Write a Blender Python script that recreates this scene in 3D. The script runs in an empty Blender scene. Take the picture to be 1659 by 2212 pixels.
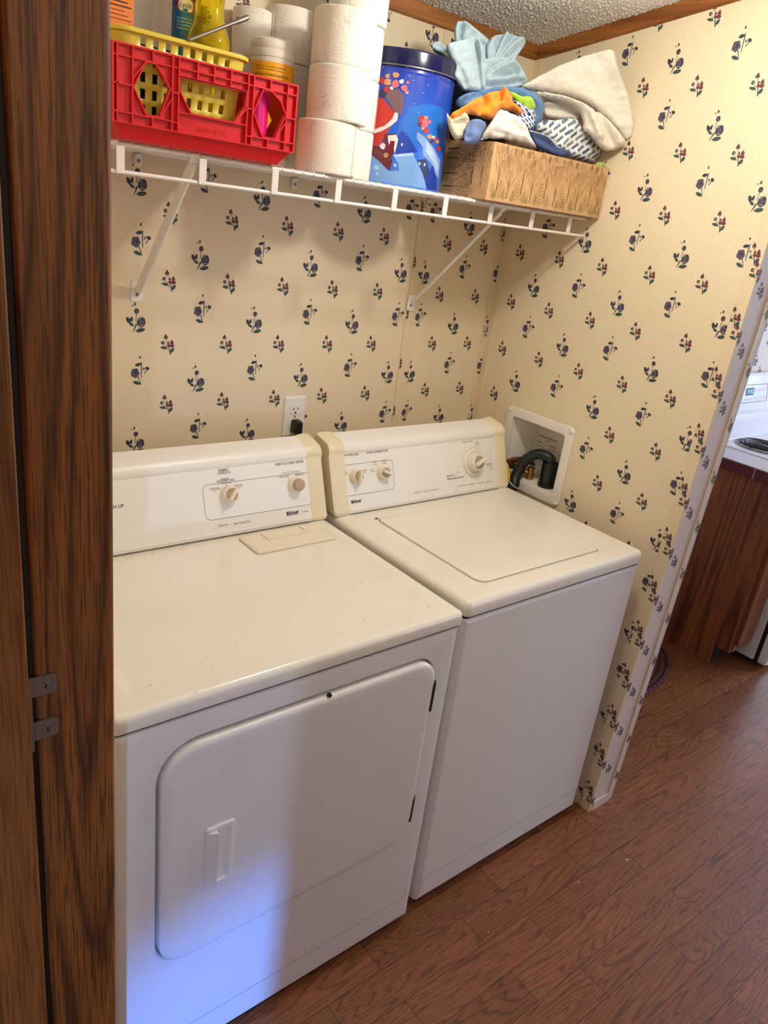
import bpy, bmesh, math, random
import numpy as np
from mathutils import Vector, Matrix, noise
from mathutils.geometry import delaunay_2d_cdt

random.seed(7)
SC = bpy.context.scene
COL = SC.collection
PI = math.pi

# ------------------------------------------------------------------ camera
CAM = np.array([-1.0927, -1.7301, 1.7026])
FPX = 1626.1
ROT = (1.1865, -0.1291, -0.6715)
cam_data = bpy.data.cameras.new('camera')
cam_data.sensor_width = 36.0
cam_data.lens = FPX * 36.0 / 2212.0
cam_data.clip_start = 0.02
cam = bpy.data.objects.new('camera', cam_data)
cam.location = CAM
cam.rotation_euler = ROT
COL.objects.link(cam)
SC.camera = cam

# ------------------------------------------------------------------ light
SC.view_settings.view_transform = 'Standard'
SC.view_settings.look = 'None'
SC.view_settings.exposure = 0.0
SC.view_settings.gamma = 1.0
world = bpy.data.worlds.new('world')
SC.world = world
world.use_nodes = True
bg = world.node_tree.nodes['Background']
bg.inputs['Color'].default_value = (0.62, 0.70, 1.0, 1)
bg.inputs['Strength'].default_value = 0.20

def point_light(name, loc, power, color, radius):
    l = bpy.data.lights.new(name, 'POINT'); l.energy = power; l.color = color; l.shadow_soft_size = radius
    o = bpy.data.objects.new(name, l); o.location = loc; COL.objects.link(o); return o

def aim(o, target):
    o.rotation_euler = (Vector(target) - o.location).to_track_quat('-Z', 'Y').to_euler()

def area_light(name, loc, target, sx, sy, power, color, spread=PI):
    l = bpy.data.lights.new(name, 'AREA'); l.shape = 'RECTANGLE'; l.size = sx; l.size_y = sy
    l.energy = power; l.color = color; l.spread = spread
    o = bpy.data.objects.new(name, l); o.location = loc; COL.objects.link(o); aim(o, target); return o

def spot_light(name, loc, target, power, color, angle, blend, radius):
    l = bpy.data.lights.new(name, 'SPOT'); l.energy = power; l.color = color
    l.spot_size = angle; l.spot_blend = blend; l.shadow_soft_size = radius
    o = bpy.data.objects.new(name, l); o.location = loc; COL.objects.link(o); aim(o, target); return o

point_light('hall_lamp', (0.14, -0.840, 2.205), 16.6, (1.0, 0.94, 0.82), 0.045)
point_light('warm_fill', (-0.45, -1.55, 2.05), 4.0, (1.0, 0.92, 0.78), 0.30)  # added warm fill that lifts the shadows; no second lamp is known here
area_light('bluish_fill', (2.6, -4.2, 1.5), (0.6, -0.6, 0.9), 1.8, 1.5, 24.0, (0.72, 0.76, 1.0))  # added bluish fill for the machine fronts; no window is modelled here
area_light('kitchen_window', (4.4, -1.6, 1.6), (2.4, -0.5, 0.8), 1.2, 1.1, 66.0, (0.64, 0.76, 1.0))
spot_light('blue_patch_spot', (-1.76, -3.0, 0.75), (-0.43, -0.797, 0.05), 420.0, (0.06, 0.24, 1.0), math.radians(22), 1.0, 0.022)  # spot added behind the camera to make the blue patch on the dryer
spot_light('wide_blue_spot', (-1.76, -3.0, 0.75), (-0.62, -0.797, 0.45), 48.0, (0.42, 0.58, 1.0), math.radians(48), 0.8, 0.022)  # second added spot, a dim blue wash over the dryer's left half

# ------------------------------------------------------------------ pixel rays of the calibrated camera (for measuring)
def _rot(rx, ry, rz):
    cx, sx, cy, sy, cz, sz = math.cos(rx), math.sin(rx), math.cos(ry), math.sin(ry), math.cos(rz), math.sin(rz)
    return (np.array([[cz, -sz, 0], [sz, cz, 0], [0, 0, 1]]) @ np.array([[cy, 0, sy], [0, 1, 0], [-sy, 0, cy]])
            @ np.array([[1, 0, 0], [0, cx, -sx], [0, sx, cx]]))
RM = _rot(*ROT)
def ray(u, v):
    return RM @ np.array([(u - 829.5) / FPX, -(v - 1106) / FPX, -1.0])
def U(u, v, ax, val):
    d = ray(u, v); i = 'xyz'.index(ax)
    return Vector(CAM + (val - CAM[i]) / d[i] * d)

# ------------------------------------------------------------------ colours and materials
def lin(c):
    c = c / 255.0
    return c / 12.92 if c <= 0.04045 else ((c + 0.055) / 1.055) ** 2.4
def rgb(r, g, b):
    return (lin(r), lin(g), lin(b), 1)

class NT:
    def __init__(s, name):
        s.m = bpy.data.materials.new(name); s.m.use_nodes = True
        s.t = s.m.node_tree; s.p = s.t.nodes['Principled BSDF']
    def n(s, kind, **kw):
        nd = s.t.nodes.new(kind)
        for k, v in kw.items():
            if k.startswith('i_'):
                nd.inputs[k[2:].replace('_', ' ')].default_value = v
            else:
                setattr(nd, k, v)
        return nd
    def l(s, a, b): s.t.links.new(a, b)
    def coords(s, scale=(1, 1, 1), loc=(0, 0, 0), rot=(0, 0, 0)):
        tc = s.n('ShaderNodeTexCoord'); mp = s.n('ShaderNodeMapping')
        mp.inputs['Scale'].default_value = scale; mp.inputs['Location'].default_value = loc; mp.inputs['Rotation'].default_value = rot
        s.l(tc.outputs['Object'], mp.inputs['Vector']); return mp.outputs['Vector']
    def noise(s, vec, scale, detail=2.0, rough=0.5, dist=0.0):
        nd = s.n('ShaderNodeTexNoise'); nd.inputs['Scale'].default_value = scale; nd.inputs['Detail'].default_value = detail
        nd.inputs['Roughness'].default_value = rough; nd.inputs['Distortion'].default_value = dist
        s.l(vec, nd.inputs['Vector']); return nd.outputs['Fac']
    def ramp(s, fac, stops, interp='LINEAR'):
        r = s.n('ShaderNodeValToRGB'); r.color_ramp.interpolation = interp
        e = r.color_ramp.elements
        while len(e) < len(stops): e.new(0.5)
        for i, (p, c) in enumerate(stops):
            e[i].position = p; e[i].color = c if hasattr(c, '__len__') else (c, c, c, 1)
        s.l(fac, r.inputs['Fac']); return r.outputs['Color']
    def math(s, op, a, b=None):
        nd = s.n('ShaderNodeMath', operation=op)
        for i, x in enumerate((a, b)):
            if x is None: continue
            if isinstance(x, (int, float)): nd.inputs[i].default_value = x
            else: s.l(x, nd.inputs[i])
        return nd.outputs[0]
    def mix(s, fac, a, b, mode='MIX'):
        nd = s.n('ShaderNodeMix', data_type='RGBA', blend_type=mode)
        for sock, x in ((nd.inputs[0], fac), (nd.inputs[6], a), (nd.inputs[7], b)):
            if isinstance(x, (int, float)): sock.default_value = x
            elif hasattr(x, '__len__'): sock.default_value = x
            else: s.l(x, sock)
        return nd.outputs[2]
    def bump(s, h, strength, dist=0.001):
        nd = s.n('ShaderNodeBump'); nd.inputs['Strength'].default_value = strength; nd.inputs['Distance'].default_value = dist
        s.l(h, nd.inputs['Height']); s.l(nd.outputs['Normal'], s.p.inputs['Normal'])
    def set(s, **kw):
        for k, v in kw.items(): s.p.inputs[k.replace('_', ' ')].default_value = v
        return s
    def color(s, c):
        if hasattr(c, '__len__'): s.p.inputs['Base Color'].default_value = c
        else: s.l(c, s.p.inputs['Base Color'])
        return s

def plain(name, c, rough=0.5, bump=None, vary=0.0, **kw):
    """one colour with a little procedural variation and fine surface relief"""
    t = NT(name); v = t.coords()
    f = t.noise(v, 9.0, 3.0)
    lo = tuple(x * (1 - vary) for x in c[:3]) + (1,)
    t.color(t.ramp(f, [(0.3, lo), (0.7, c)]))
    t.set(Roughness=rough, **kw)
    if bump:
        t.bump(t.noise(v, bump[0], 2.0), bump[1], bump[2])
    return t.m

M = {}
M['enamel'] = plain('white_enamel', rgb(240, 235, 220), 0.13, (40, 0.03, 0.002), 0.02)
M['enamel_front'] = plain('white_enamel_cabinet', rgb(236, 231, 224), 0.30, (60, 0.05, 0.002), 0.03)
M['crease'] = plain('crease_shade_grey', rgb(176, 172, 172), 0.4)  # enamel greyed to give the crease its shade
M['console'] = plain('console_white', rgb(243, 240, 234), 0.35, None, 0.03)
M['cream'] = plain('aged_cream_plastic', rgb(238, 226, 194), 0.38, None, 0.05)
M['almond'] = plain('almond_plastic', rgb(239, 229, 206), 0.35, None, 0.03)
M['tan'] = plain('tan_plastic', rgb(178, 158, 126), 0.4)
M['ink'] = plain('printed_ink', rgb(60, 56, 52), 0.6)
M['ink_grey'] = plain('printed_ink_grey', rgb(140, 132, 122), 0.6)
M['black'] = plain('black_rubber', rgb(24, 25, 24), 0.45, (120, 0.1, 0.001))
M['black_gloss'] = plain('black_plastic', rgb(16, 16, 17), 0.25)
M['gap'] = plain('dark_gap', rgb(30, 28, 27), 0.8)
M['white_coat'] = plain('white_coated_wire', rgb(236, 232, 228), 0.35)
M['white_plastic'] = plain('white_plastic', rgb(236, 230, 220), 0.4, None, 0.03)
M['steel'] = plain('brushed_steel', rgb(150, 142, 132), 0.35, (80, 0.1, 0.001), 0.1, Metallic=0.9)
M['dark_steel'] = plain('dark_steel', rgb(92, 82, 74), 0.45, None, 0.1, Metallic=0.8)
M['brass'] = plain('brass', rgb(184, 146, 70), 0.3, None, 0.15, Metallic=0.9)
M['copper'] = plain('copper', rgb(190, 96, 66), 0.3, None, 0.15, Metallic=0.9)
M['red'] = plain('red_plastic', rgb(214, 22, 30), 0.32, (40, 0.05, 0.002), 0.06)
M['yellow_plastic'] = plain('yellow_plastic', rgb(232, 206, 70), 0.35, None, 0.05, Subsurface_Weight=0.15)
M['yellow_tie'] = plain('yellow_tie', rgb(240, 196, 20), 0.4)
M['navy_paint'] = plain('navy_lid', rgb(18, 22, 66), 0.18)
M['pink'] = plain('magenta_plastic', rgb(228, 22, 130), 0.25)
M['orange_card'] = plain('orange_card', rgb(240, 126, 24), 0.5)
M['dark_ink'] = plain('dark_print', rgb(36, 30, 28), 0.6)
M['label_yellow'] = plain('yellow_label', rgb(250, 178, 20), 0.4)
M['label_bright'] = plain('bright_yellow_label', rgb(255, 226, 30), 0.4)
M['can_blue'] = plain('blue_can', rgb(26, 110, 160), 0.25, None, 0.05)
M['can_cap'] = plain('indigo_cap', rgb(52, 56, 150), 0.35)
M['badge_red'] = plain('red_print', rgb(206, 40, 48), 0.4)
M['badge_white'] = plain('white_print', rgb(240, 240, 240), 0.4)
M['dark_bottle'] = plain('dark_bottle', rgb(38, 42, 58), 0.3)
M['counter'] = plain('counter_laminate', rgb(206, 196, 196), 0.25, None, 0.06)
M['tile'] = plain('maroon_tile', rgb(92, 26, 36), 0.22, None, 0.1)
M['grout'] = plain('grout', rgb(176, 150, 140), 0.8)
M['range_white'] = plain('range_enamel', rgb(236, 236, 238), 0.18)
M['kraft_inner'] = plain('kraft_board', rgb(196, 152, 100), 0.8)

def glassy(name, c, trans, rough=0.1):
    t = NT(name); v = t.coords(); f = t.noise(v, 30, 2)
    t.color(t.ramp(f, [(0.3, tuple(x * 0.9 for x in c[:3]) + (1,)), (0.7, c)]))
    t.set(Roughness=rough, Transmission_Weight=trans, IOR=1.25)
    return t.m
M['clear'] = glassy('clear_plastic', rgb(240, 238, 232), 0.95, 0.03)
M['yellow_liquid'] = glassy('yellow_translucent', rgb(244, 222, 30), 0.8, 0.06)
M['milky'] = glassy('milky_lid', rgb(250, 246, 238), 0.12, 0.35)

def wood(name, light, dark, axis='z', freq=9.0, rough=0.4, stretch=0.07, pore=0.35, bumps=0.15, cell=7.0, fs=230.0):
    t = NT(name)
    sc = {'x': (stretch, 1, 1), 'y': (1, stretch, 1), 'z': (1, 1, stretch)}[axis]
    v = t.coords(sc)
    base = t.noise(v, cell, 1.5, 0.45, 0.5)
    rings = t.math('FRACT', t.math('MULTIPLY', base, freq))
    ring = t.math('ABSOLUTE', t.math('SUBTRACT', rings, 0.45))
    sc2 = tuple(x if x < 1 else 1 for x in sc)
    v2 = t.coords(tuple(s * 0.5 if s < 1 else s for s in sc2))
    fine = t.noise(v2, fs, 3.0, 0.6)
    broad = t.noise(v2, 30.0, 2.0)
    c = t.ramp(ring, [(0.02, dark), (0.20, tuple((a + b * 2) / 3 for a, b in zip(dark, light))), (0.5, light)])
    pores = t.ramp(fine, [(0.40, 0.28), (0.52, 1.0)])
    c = t.mix(pore, c, t.mix(1.0, c, pores, 'MULTIPLY'))
    c = t.mix(0.35, c, t.mix(1.0, c, t.ramp(broad, [(0.3, 0.6), (0.7, 1.15)]), 'MULTIPLY'))
    t.color(c); t.set(Roughness=rough)
    t.bump(fine, bumps, 0.001)
    return t.m
M['jamb_oak'] = wood('dark_oak', rgb(152, 90, 30), rgb(92, 50, 12), 'z', 5, 0.5, 0.06, 0.85, 0.25, 16.0, 360.0)
M['door_oak'] = wood('golden_oak', rgb(160, 98, 38), rgb(116, 66, 24), 'z', 6, 0.5, 0.05, 0.6, 0.2, 14.0, 400.0)
M['crown_back'] = wood('crown_oak', rgb(176, 112, 50), rgb(124, 70, 26), 'x', 6, 0.4, 0.05)
M['crown_side'] = wood('crown_oak_side', rgb(176, 112, 50), rgb(124, 70, 26), 'y', 6, 0.4, 0.05)
M['cabinet_oak'] = wood('cabinet_oak', rgb(150, 84, 48), rgb(96, 46, 24), 'z', 8, 0.4, 0.06, 0.5, 0.15, 10.0, 200.0)
M['frame_oak'] = wood('face_frame_oak', rgb(164, 96, 60), rgb(128, 66, 38), 'z', 8, 0.35, 0.04)

def floor_mat():
    t = NT('oak_laminate')
    v = t.coords((1, 1, 1), (0.13, 0.0593, 0))
    br = t.n('ShaderNodeTexBrick'); br.offset = 0.37; br.offset_frequency = 2; br.squash = 1.0
    br.inputs['Color1'].default_value = (0, 0, 0, 1); br.inputs['Color2'].default_value = (1, 1, 1, 1)
    br.inputs['Mortar'].default_value = (0.5, 0.5, 0.5, 1)
    br.inputs['Scale'].default_value = 1.0; br.inputs['Mortar Size'].default_value = 0.0009
    br.inputs['Mortar Smooth'].default_value = 0.2; br.inputs['Bias'].default_value = 0.0
    br.inputs['Brick Width'].default_value = 0.43; br.inputs['Row Height'].default_value = 0.0895
    t.l(v, br.inputs['Vector'])
    pid = br.outputs['Color']; seam = br.outputs['Fac']
    sep = t.n('ShaderNodeSeparateXYZ'); t.l(v, sep.inputs[0])
    cmb = t.n('ShaderNodeCombineXYZ')
    t.l(t.math('MULTIPLY', sep.outputs['X'], 0.10), cmb.inputs['X'])
    t.l(sep.outputs['Y'], cmb.inputs['Y'])
    t.l(t.math('MULTIPLY', pid, 37.0), cmb.inputs['Z'])
    base = t.noise(cmb.outputs[0], 13.0, 1.5, 0.4, 0.5)
    ring = t.math('ABSOLUTE', t.math('SUBTRACT', t.math('FRACT', t.math('MULTIPLY', base, 26.0)), 0.5))
    fine_v = t.n('ShaderNodeMapping'); fine_v.inputs['Scale'].default_value = (0.5, 1, 1); t.l(cmb.outputs[0], fine_v.inputs['Vector'])
    fine = t.noise(fine_v.outputs[0], 330.0, 3.0, 0.65)
    lines = t.ramp(ring, [(0.04, 0.40), (0.17, 0.92), (0.4, 1.0)])
    c = t.ramp(pid, [(0.0, rgb(140, 84, 48)), (0.5, rgb(150, 90, 53)), (1.0, rgb(130, 76, 43))])
    c = t.mix(0.75, c, t.mix(1.0, c, lines, 'MULTIPLY'))
    c = t.mix(0.55, c, t.mix(1.0, c, t.ramp(fine, [(0.38, 0.35), (0.52, 1.05)]), 'MULTIPLY'))
    c = t.mix(seam, c, rgb(46, 26, 16))
    t.color(c); t.set(Roughness=0.38)
    t.bump(t.math('SUBTRACT', fine, seam), 0.12, 0.001)
    return t.m
M['floor'] = floor_mat()

def paper(name, c, speck):
    t = NT(name); v = t.coords()
    big = t.noise(v, 2.5, 2)
    sp = t.noise(v, 520.0, 2.0, 0.6)
    sp2 = t.noise(v, 300.0, 1.0, 0.5)
    base = t.ramp(big, [(0.3, tuple(x * 0.96 for x in c[:3]) + (1,)), (0.7, c)])
    k = t.ramp(sp, [(0.60, 0.0), (0.69, 1.0)])
    k2 = t.ramp(sp2, [(0.69, 0.0), (0.74, 1.0)])
    cc = t.mix(t.math('MULTIPLY', k, 0.55), base, speck)
    cc = t.mix(t.math('MULTIPLY', k2, 0.5), cc, speck)
    t.color(cc); t.set(Roughness=0.62)
    t.bump(sp2, 0.12, 0.001)
    return t.m
M['paper'] = paper('cream_wallpaper', rgb(233, 216, 184), rgb(150, 124, 90))
M['paper_trim'] = paper('cream_wallpaper_batten', rgb(231, 211, 176), rgb(158, 130, 94))
M['paper_hall'] = paper('hall_wallpaper', rgb(222, 206, 190), rgb(190, 170, 150))
M['trim_edge'] = plain('batten_edge', rgb(232, 210, 166), 0.5)
M['fl_navy'] = plain('print_navy', rgb(52, 53, 71), 0.65)
M['fl_purple'] = plain('print_purple', rgb(84, 75, 95), 0.65)
M['fl_maroon'] = plain('print_maroon', rgb(108, 58, 64), 0.65)
M['fl_teal'] = plain('print_teal', rgb(52, 78, 76), 0.65)
M['fl_light'] = plain('print_light', rgb(196, 190, 190), 0.65)
FLOWERS = ['fl_navy', 'fl_purple', 'fl_maroon', 'fl_teal', 'fl_light']

def popcorn_mat():
    t = NT('popcorn_ceiling'); v = t.coords()
    f = t.noise(v, 260.0, 3.0, 0.6)
    t.color(t.ramp(f, [(0.3, rgb(232, 228, 222)), (0.6, rgb(250, 248, 245))]))
    t.set(Roughness=0.9); t.bump(f, 0.6, 0.003)
    return t.m
M['popcorn'] = popcorn_mat()

def tissue_mat():
    t = NT('embossed_tissue'); v = t.coords()
    fine = t.noise(t.coords((1, 1, 2.2)), 420.0, 2.0, 0.6)
    n1 = t.noise(v, 55.0, 1.0, 0.5, 0.8)
    ridge = t.ramp(t.math('ABSOLUTE', t.math('SUBTRACT', n1, 0.5)), [(0.0, 0.0), (0.022, 1.0)])
    mask = t.ramp(t.noise(v, 15.0, 1.0), [(0.50, 0.0), (0.58, 1.0)])
    e2 = t.mix(mask, (1, 1, 1, 1), ridge)
    crepe = t.noise(t.coords((1, 1, 6.0)), 60.0, 2.0, 0.5)
    h = t.math('ADD', t.math('MULTIPLY', e2, 0.55), t.math('ADD', t.math('MULTIPLY', fine, 0.30), t.math('MULTIPLY', crepe, 0.45)))
    t.color(rgb(246, 240, 228)); t.set(Roughness=0.9, Subsurface_Weight=0.08)
    t.bump(h, 0.85, 0.0024)
    return t.m
M['tissue'] = tissue_mat()

def fabric(name, c, scale=700.0, strength=0.25, vary=0.08, c2=None, dist=0.0012):
    t = NT(name); v = t.coords()
    f = t.noise(v, scale, 2.0, 0.7); b = t.noise(v, 14.0, 2.0)
    lo = c2 or tuple(x * (1 - vary) for x in c[:3]) + (1,)
    t.color(t.ramp(b, [(0.38, lo), (0.62, c)])); t.set(Roughness=0.9, Sheen_Weight=0.15)
    t.bump(f, strength, dist)
    return t.m
M['sheet_blue'] = fabric('pale_blue_sheet', rgb(172, 194, 203), 900, 0.08, 0.06)
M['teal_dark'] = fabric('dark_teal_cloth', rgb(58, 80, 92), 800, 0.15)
M['towel_white'] = fabric('white_terry', rgb(240, 232, 216), 300, 1.0, 0.04, None, 0.0032)
M['towel_blue'] = fabric('blue_terry', rgb(96, 136, 184), 380, 0.7)
M['orange_cloth'] = fabric('orange_cloth', rgb(250, 156, 40), 600, 0.2)
M['lime_cloth'] = fabric('lime_cloth', rgb(176, 220, 60), 600, 0.2)
M['terry_small'] = fabric('white_terry_small', rgb(232, 226, 218), 380, 0.8, 0.05, None, 0.002)
M['fleece'] = fabric('cream_fleece', rgb(226, 212, 186), 260, 1.0, 0.1, None, 0.003)
M['wash_blue'] = fabric('periwinkle_terry', rgb(110, 134, 184), 380, 0.8)
M['denim'] = fabric('navy_cloth', rgb(58, 78, 128), 500, 0.4)
M['toy'] = fabric('yellow_green_toy', rgb(206, 210, 70), 600, 0.2, 0, rgb(120, 190, 110))

def stripes_mat(name, base, cols, scale, rot):
    """printed fabric: diagonal bands and lozenges"""
    t = NT(name)
    v = t.coords((1, 1, 1), (0, 0, 0), rot)
    br = t.n('ShaderNodeTexBrick'); br.offset = 0.5
    br.inputs['Color1'].default_value = cols[0]; br.inputs['Color2'].default_value = cols[1]; br.inputs['Mortar'].default_value = base
    br.inputs['Scale'].default_value = 1.0; br.inputs['Mortar Size'].default_value = scale * 0.26
    br.inputs['Mortar Smooth'].default_value = 0.0; br.inputs['Brick Width'].default_value = scale * 2.2; br.inputs['Row Height'].default_value = scale
    sp = t.n('ShaderNodeSeparateXYZ'); t.l(v, sp.inputs[0])
    cb = t.n('ShaderNodeCombineXYZ'); t.l(sp.outputs['X'], cb.inputs['X']); t.l(sp.outputs['Z'], cb.inputs['Y'])
    t.l(cb.outputs[0], br.inputs['Vector'])
    t.color(br.outputs['Color']); t.set(Roughness=0.85)
    t.bump(t.noise(v, 900, 2), 0.08, 0.001)
    return t.m
M['pillow_print'] = stripes_mat('geometric_print', rgb(238, 240, 240), (rgb(126, 140, 150), rgb(52, 84, 122)), 0.0150, (0, 0.62, 0))
M['shirt_print'] = stripes_mat('navy_white_print', rgb(236, 236, 238), (rgb(48, 70, 150), rgb(30, 42, 96)), 0.008, (0, -0.4, 0))

# ------------------------------------------------------------------ object helpers
ORG = {}
def tag(o, label=None, cat=None, group=None, kind=None):
    if label: o['label'] = label
    if cat: o['category'] = cat
    if group: o['group'] = group
    if kind: o['kind'] = kind
    return o

def thing(name, label, cat, loc, group=None):
    o = bpy.data.objects.new(name, None); o.empty_display_size = 0.05
    COL.objects.link(o); o.location = loc; ORG[o.name] = Vector(loc)
    return tag(o, label, cat, group)

class B:
    """collects shapes in one bmesh, then links them as one mesh object"""
    def __init__(s, *mats): s.bm = bmesh.new(); s.mats = list(mats) or ['enamel']; s.mi = 0
    def mat(s, name):
        if name not in s.mats: s.mats.append(name)
        s.mi = s.mats.index(name); return s
    def _f(s, vs):
        try:
            f = s.bm.faces.new(vs); f.material_index = s.mi; return f
        except ValueError: return None
    def poly(s, pts): return s._f([s.bm.verts.new(p) for p in pts])
    def loft(s, loops, cap0=True, cap1=True, closed=True):
        R = [[s.bm.verts.new(p) for p in L] for L in loops]
        n = len(R[0])
        for a, b in zip(R, R[1:]):
            for i in range(n if closed else n - 1):
                j = (i + 1) % n; s._f([a[i], a[j], b[j], b[i]])
        if cap0: s._f(R[0][::-1])
        if cap1: s._f(R[-1])
        return s
    def box(s, x0, x1, y0, y1, z0, z1, bev=0.0, rot=None, seg=2):
        m = bmesh.new(); bmesh.ops.create_cube(m, size=1.0)
        bmesh.ops.scale(m, vec=(abs(x1 - x0), abs(y1 - y0), abs(z1 - z0)), verts=m.verts)
        if bev: bmesh.ops.bevel(m, geom=list(m.edges), offset=bev, segments=seg, profile=0.5, affect='EDGES')
        mt = Matrix.Translation(((x0 + x1) / 2, (y0 + y1) / 2, (z0 + z1) / 2))
        if rot: mt = mt @ rot.to_4x4()
        bmesh.ops.transform(m, matrix=mt, verts=m.verts); s.join(m); return s
    def bar(s, a, b, w, d, up=(0, 0, 1), bev=0.0):
        """rectangular bar from a to b, w across, d along up"""
        a = Vector(a); b = Vector(b); t = (b - a).normalized(); u = Vector(up); u = (u - u.dot(t) * t).normalized(); r = t.cross(u)
        m = bmesh.new(); bmesh.ops.create_cube(m, size=1.0)
        bmesh.ops.scale(m, vec=(w, d, (b - a).length), verts=m.verts)
        if bev: bmesh.ops.bevel(m, geom=list(m.edges), offset=bev, segments=2, profile=0.5, affect='EDGES')
        mt = Matrix((r, u, t)).transposed().to_4x4(); mt.translation = (a + b) / 2
        bmesh.ops.transform(m, matrix=mt, verts=m.verts); s.join(m); return s
    def join(s, m):
        m.verts.index_update()
        vs = [s.bm.verts.new(v.co) for v in m.verts]
        for f in m.faces: s._f([vs[v.index] for v in f.verts])
        m.free()
    def mesh(s, me, mt):
        vs = [s.bm.verts.new(mt @ v.co) for v in me.vertices]
        for p in me.polygons: s._f([vs[i] for i in p.vertices])
    def lathe(s, prof, c, seg=32, axis=(0, 0, 1), cap0=True, cap1=True, sx=1.0):
        """prof = (radius, height) pairs along axis from c"""
        ax = Vector(axis).normalized(); q = Vector((0, 0, 1)).rotation_difference(ax).to_matrix(); c = Vector(c)
        loops = [[c + q @ Vector((r * sx * math.cos(2 * PI * k / seg), r * math.sin(2 * PI * k / seg), h)) for k in range(seg)] for r, h in prof]
        return s.loft(loops, cap0, cap1)
    def cyl(s, a, b, r, seg=16, r2=None):
        a = Vector(a); b = Vector(b)
        return s.lathe([(r, 0), (r if r2 is None else r2, (b - a).length)], a, seg, b - a)
    def tube(s, path, r, seg=12, caps=True):
        P = [Vector(p) for p in path]; loops = []; n = None
        for i, p in enumerate(P):
            t = (P[min(i + 1, len(P) - 1)] - P[max(i - 1, 0)]).normalized()
            if n is None: n = t.orthogonal().normalized()
            n = (n - n.dot(t) * t).normalized(); bnm = t.cross(n)
            rr = r[i] if hasattr(r, '__len__') else r
            loops.append([p + rr * (math.cos(2 * PI * k / seg) * n + math.sin(2 * PI * k / seg) * bnm) for k in range(seg)])
        return s.loft(loops, caps, caps)
    def build(s, name, parent=None, smooth=40, keep_normals=False, kind=None):
        bm = s.bm
        if not keep_normals: bmesh.ops.recalc_face_normals(bm, faces=bm.faces)
        org = Vector((0, 0, 0))
        if parent is not None:
            org = ORG[parent.name]; bmesh.ops.translate(bm, verts=bm.verts, vec=-org)
        me = bpy.data.meshes.new(name); bm.to_mesh(me); bm.free()
        for m in s.mats: me.materials.append(M[m])
        if smooth:
            me.shade_smooth(); me.set_sharp_from_angle(angle=math.radians(smooth))
        o = bpy.data.objects.new(name, me); COL.objects.link(o)
        ORG[o.name] = org
        if 0 < smooth < 100:
            wn = o.modifiers.new('even_shading', 'WEIGHTED_NORMAL'); wn.keep_sharp = True; wn.weight = 60
        if parent is not None: o.parent = parent
        if kind: o['kind'] = kind
        return o

def struct(name, b, **kw): return b.build(name, None, kind='structure', **kw)

def rrect(x0, x1, y0, y1, r, seg=6):
    """rounded rectangle; r a number or (bl, br, tr, tl)"""
    rs = r if hasattr(r, '__len__') else (r,) * 4
    cs = [(x0, y0, 1, 1, PI), (x1, y0, -1, 1, 1.5 * PI), (x1, y1, -1, -1, 0), (x0, y1, 1, -1, 0.5 * PI)]
    out = []
    for (cx, cy, sx, sy, a0), q in zip(cs, rs):
        q = max(q, 0.0003)
        for k in range(seg + 1):
            a = a0 + 0.5 * PI * k / seg
            out.append((cx + sx * q + q * math.cos(a), cy + sy * q + q * math.sin(a)))
    return out
def rrl(f, rect, r, layers, seg=6):
    """loops of inset rounded rectangles; f maps (a, b, h) to a point"""
    rs = r if hasattr(r, '__len__') else (r,) * 4
    return [[f(a, b, h) for a, b in rrect(rect[0] + i, rect[1] - i, rect[2] + i, rect[3] - i, tuple(max(q - i, 0.0004) for q in rs), seg)] for i, h in layers]
FZ = lambda a, b, h: (a, b, h)
FY = lambda a, b, h: (a, h, b)
FX = lambda a, b, h: (h, a, b)

_txt = {}
def text_mesh(s):
    if s in _txt: return _txt[s]
    cu = bpy.data.curves.new('lettering', 'FONT'); cu.body = s; cu.size = 1.0; cu.resolution_u = 2
    o = bpy.data.objects.new('lettering', cu); COL.objects.link(o)
    bpy.context.view_layer.update()
    dg = bpy.context.evaluated_depsgraph_get()
    me = bpy.data.meshes.new_from_object(o.evaluated_get(dg))
    bpy.data.objects.remove(o); bpy.data.curves.remove(cu)
    xs = [v.co.x for v in me.vertices]; ys = [v.co.y for v in me.vertices]
    _txt[s] = (me, min(xs), max(xs), min(ys), max(ys)); return _txt[s]
def put_text(b, s, p0, p1, h, nrm):
    """string between the points p0 and p1 of its baseline, h tall, on a face with normal nrm"""
    me, x0, x1, y0, y1 = text_mesh(s)
    p0 = Vector(p0); p1 = Vector(p1); n = Vector(nrm).normalized()
    r = (p1 - p0).normalized(); up = n.cross(r).normalized()
    sx = (p1 - p0).length / (x1 - x0); sy = h / 0.72
    mt = Matrix((r * sx, up * sy, n)).transposed().to_4x4(); mt.translation = p0 - r * sx * x0
    b.mesh(me, mt)

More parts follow.
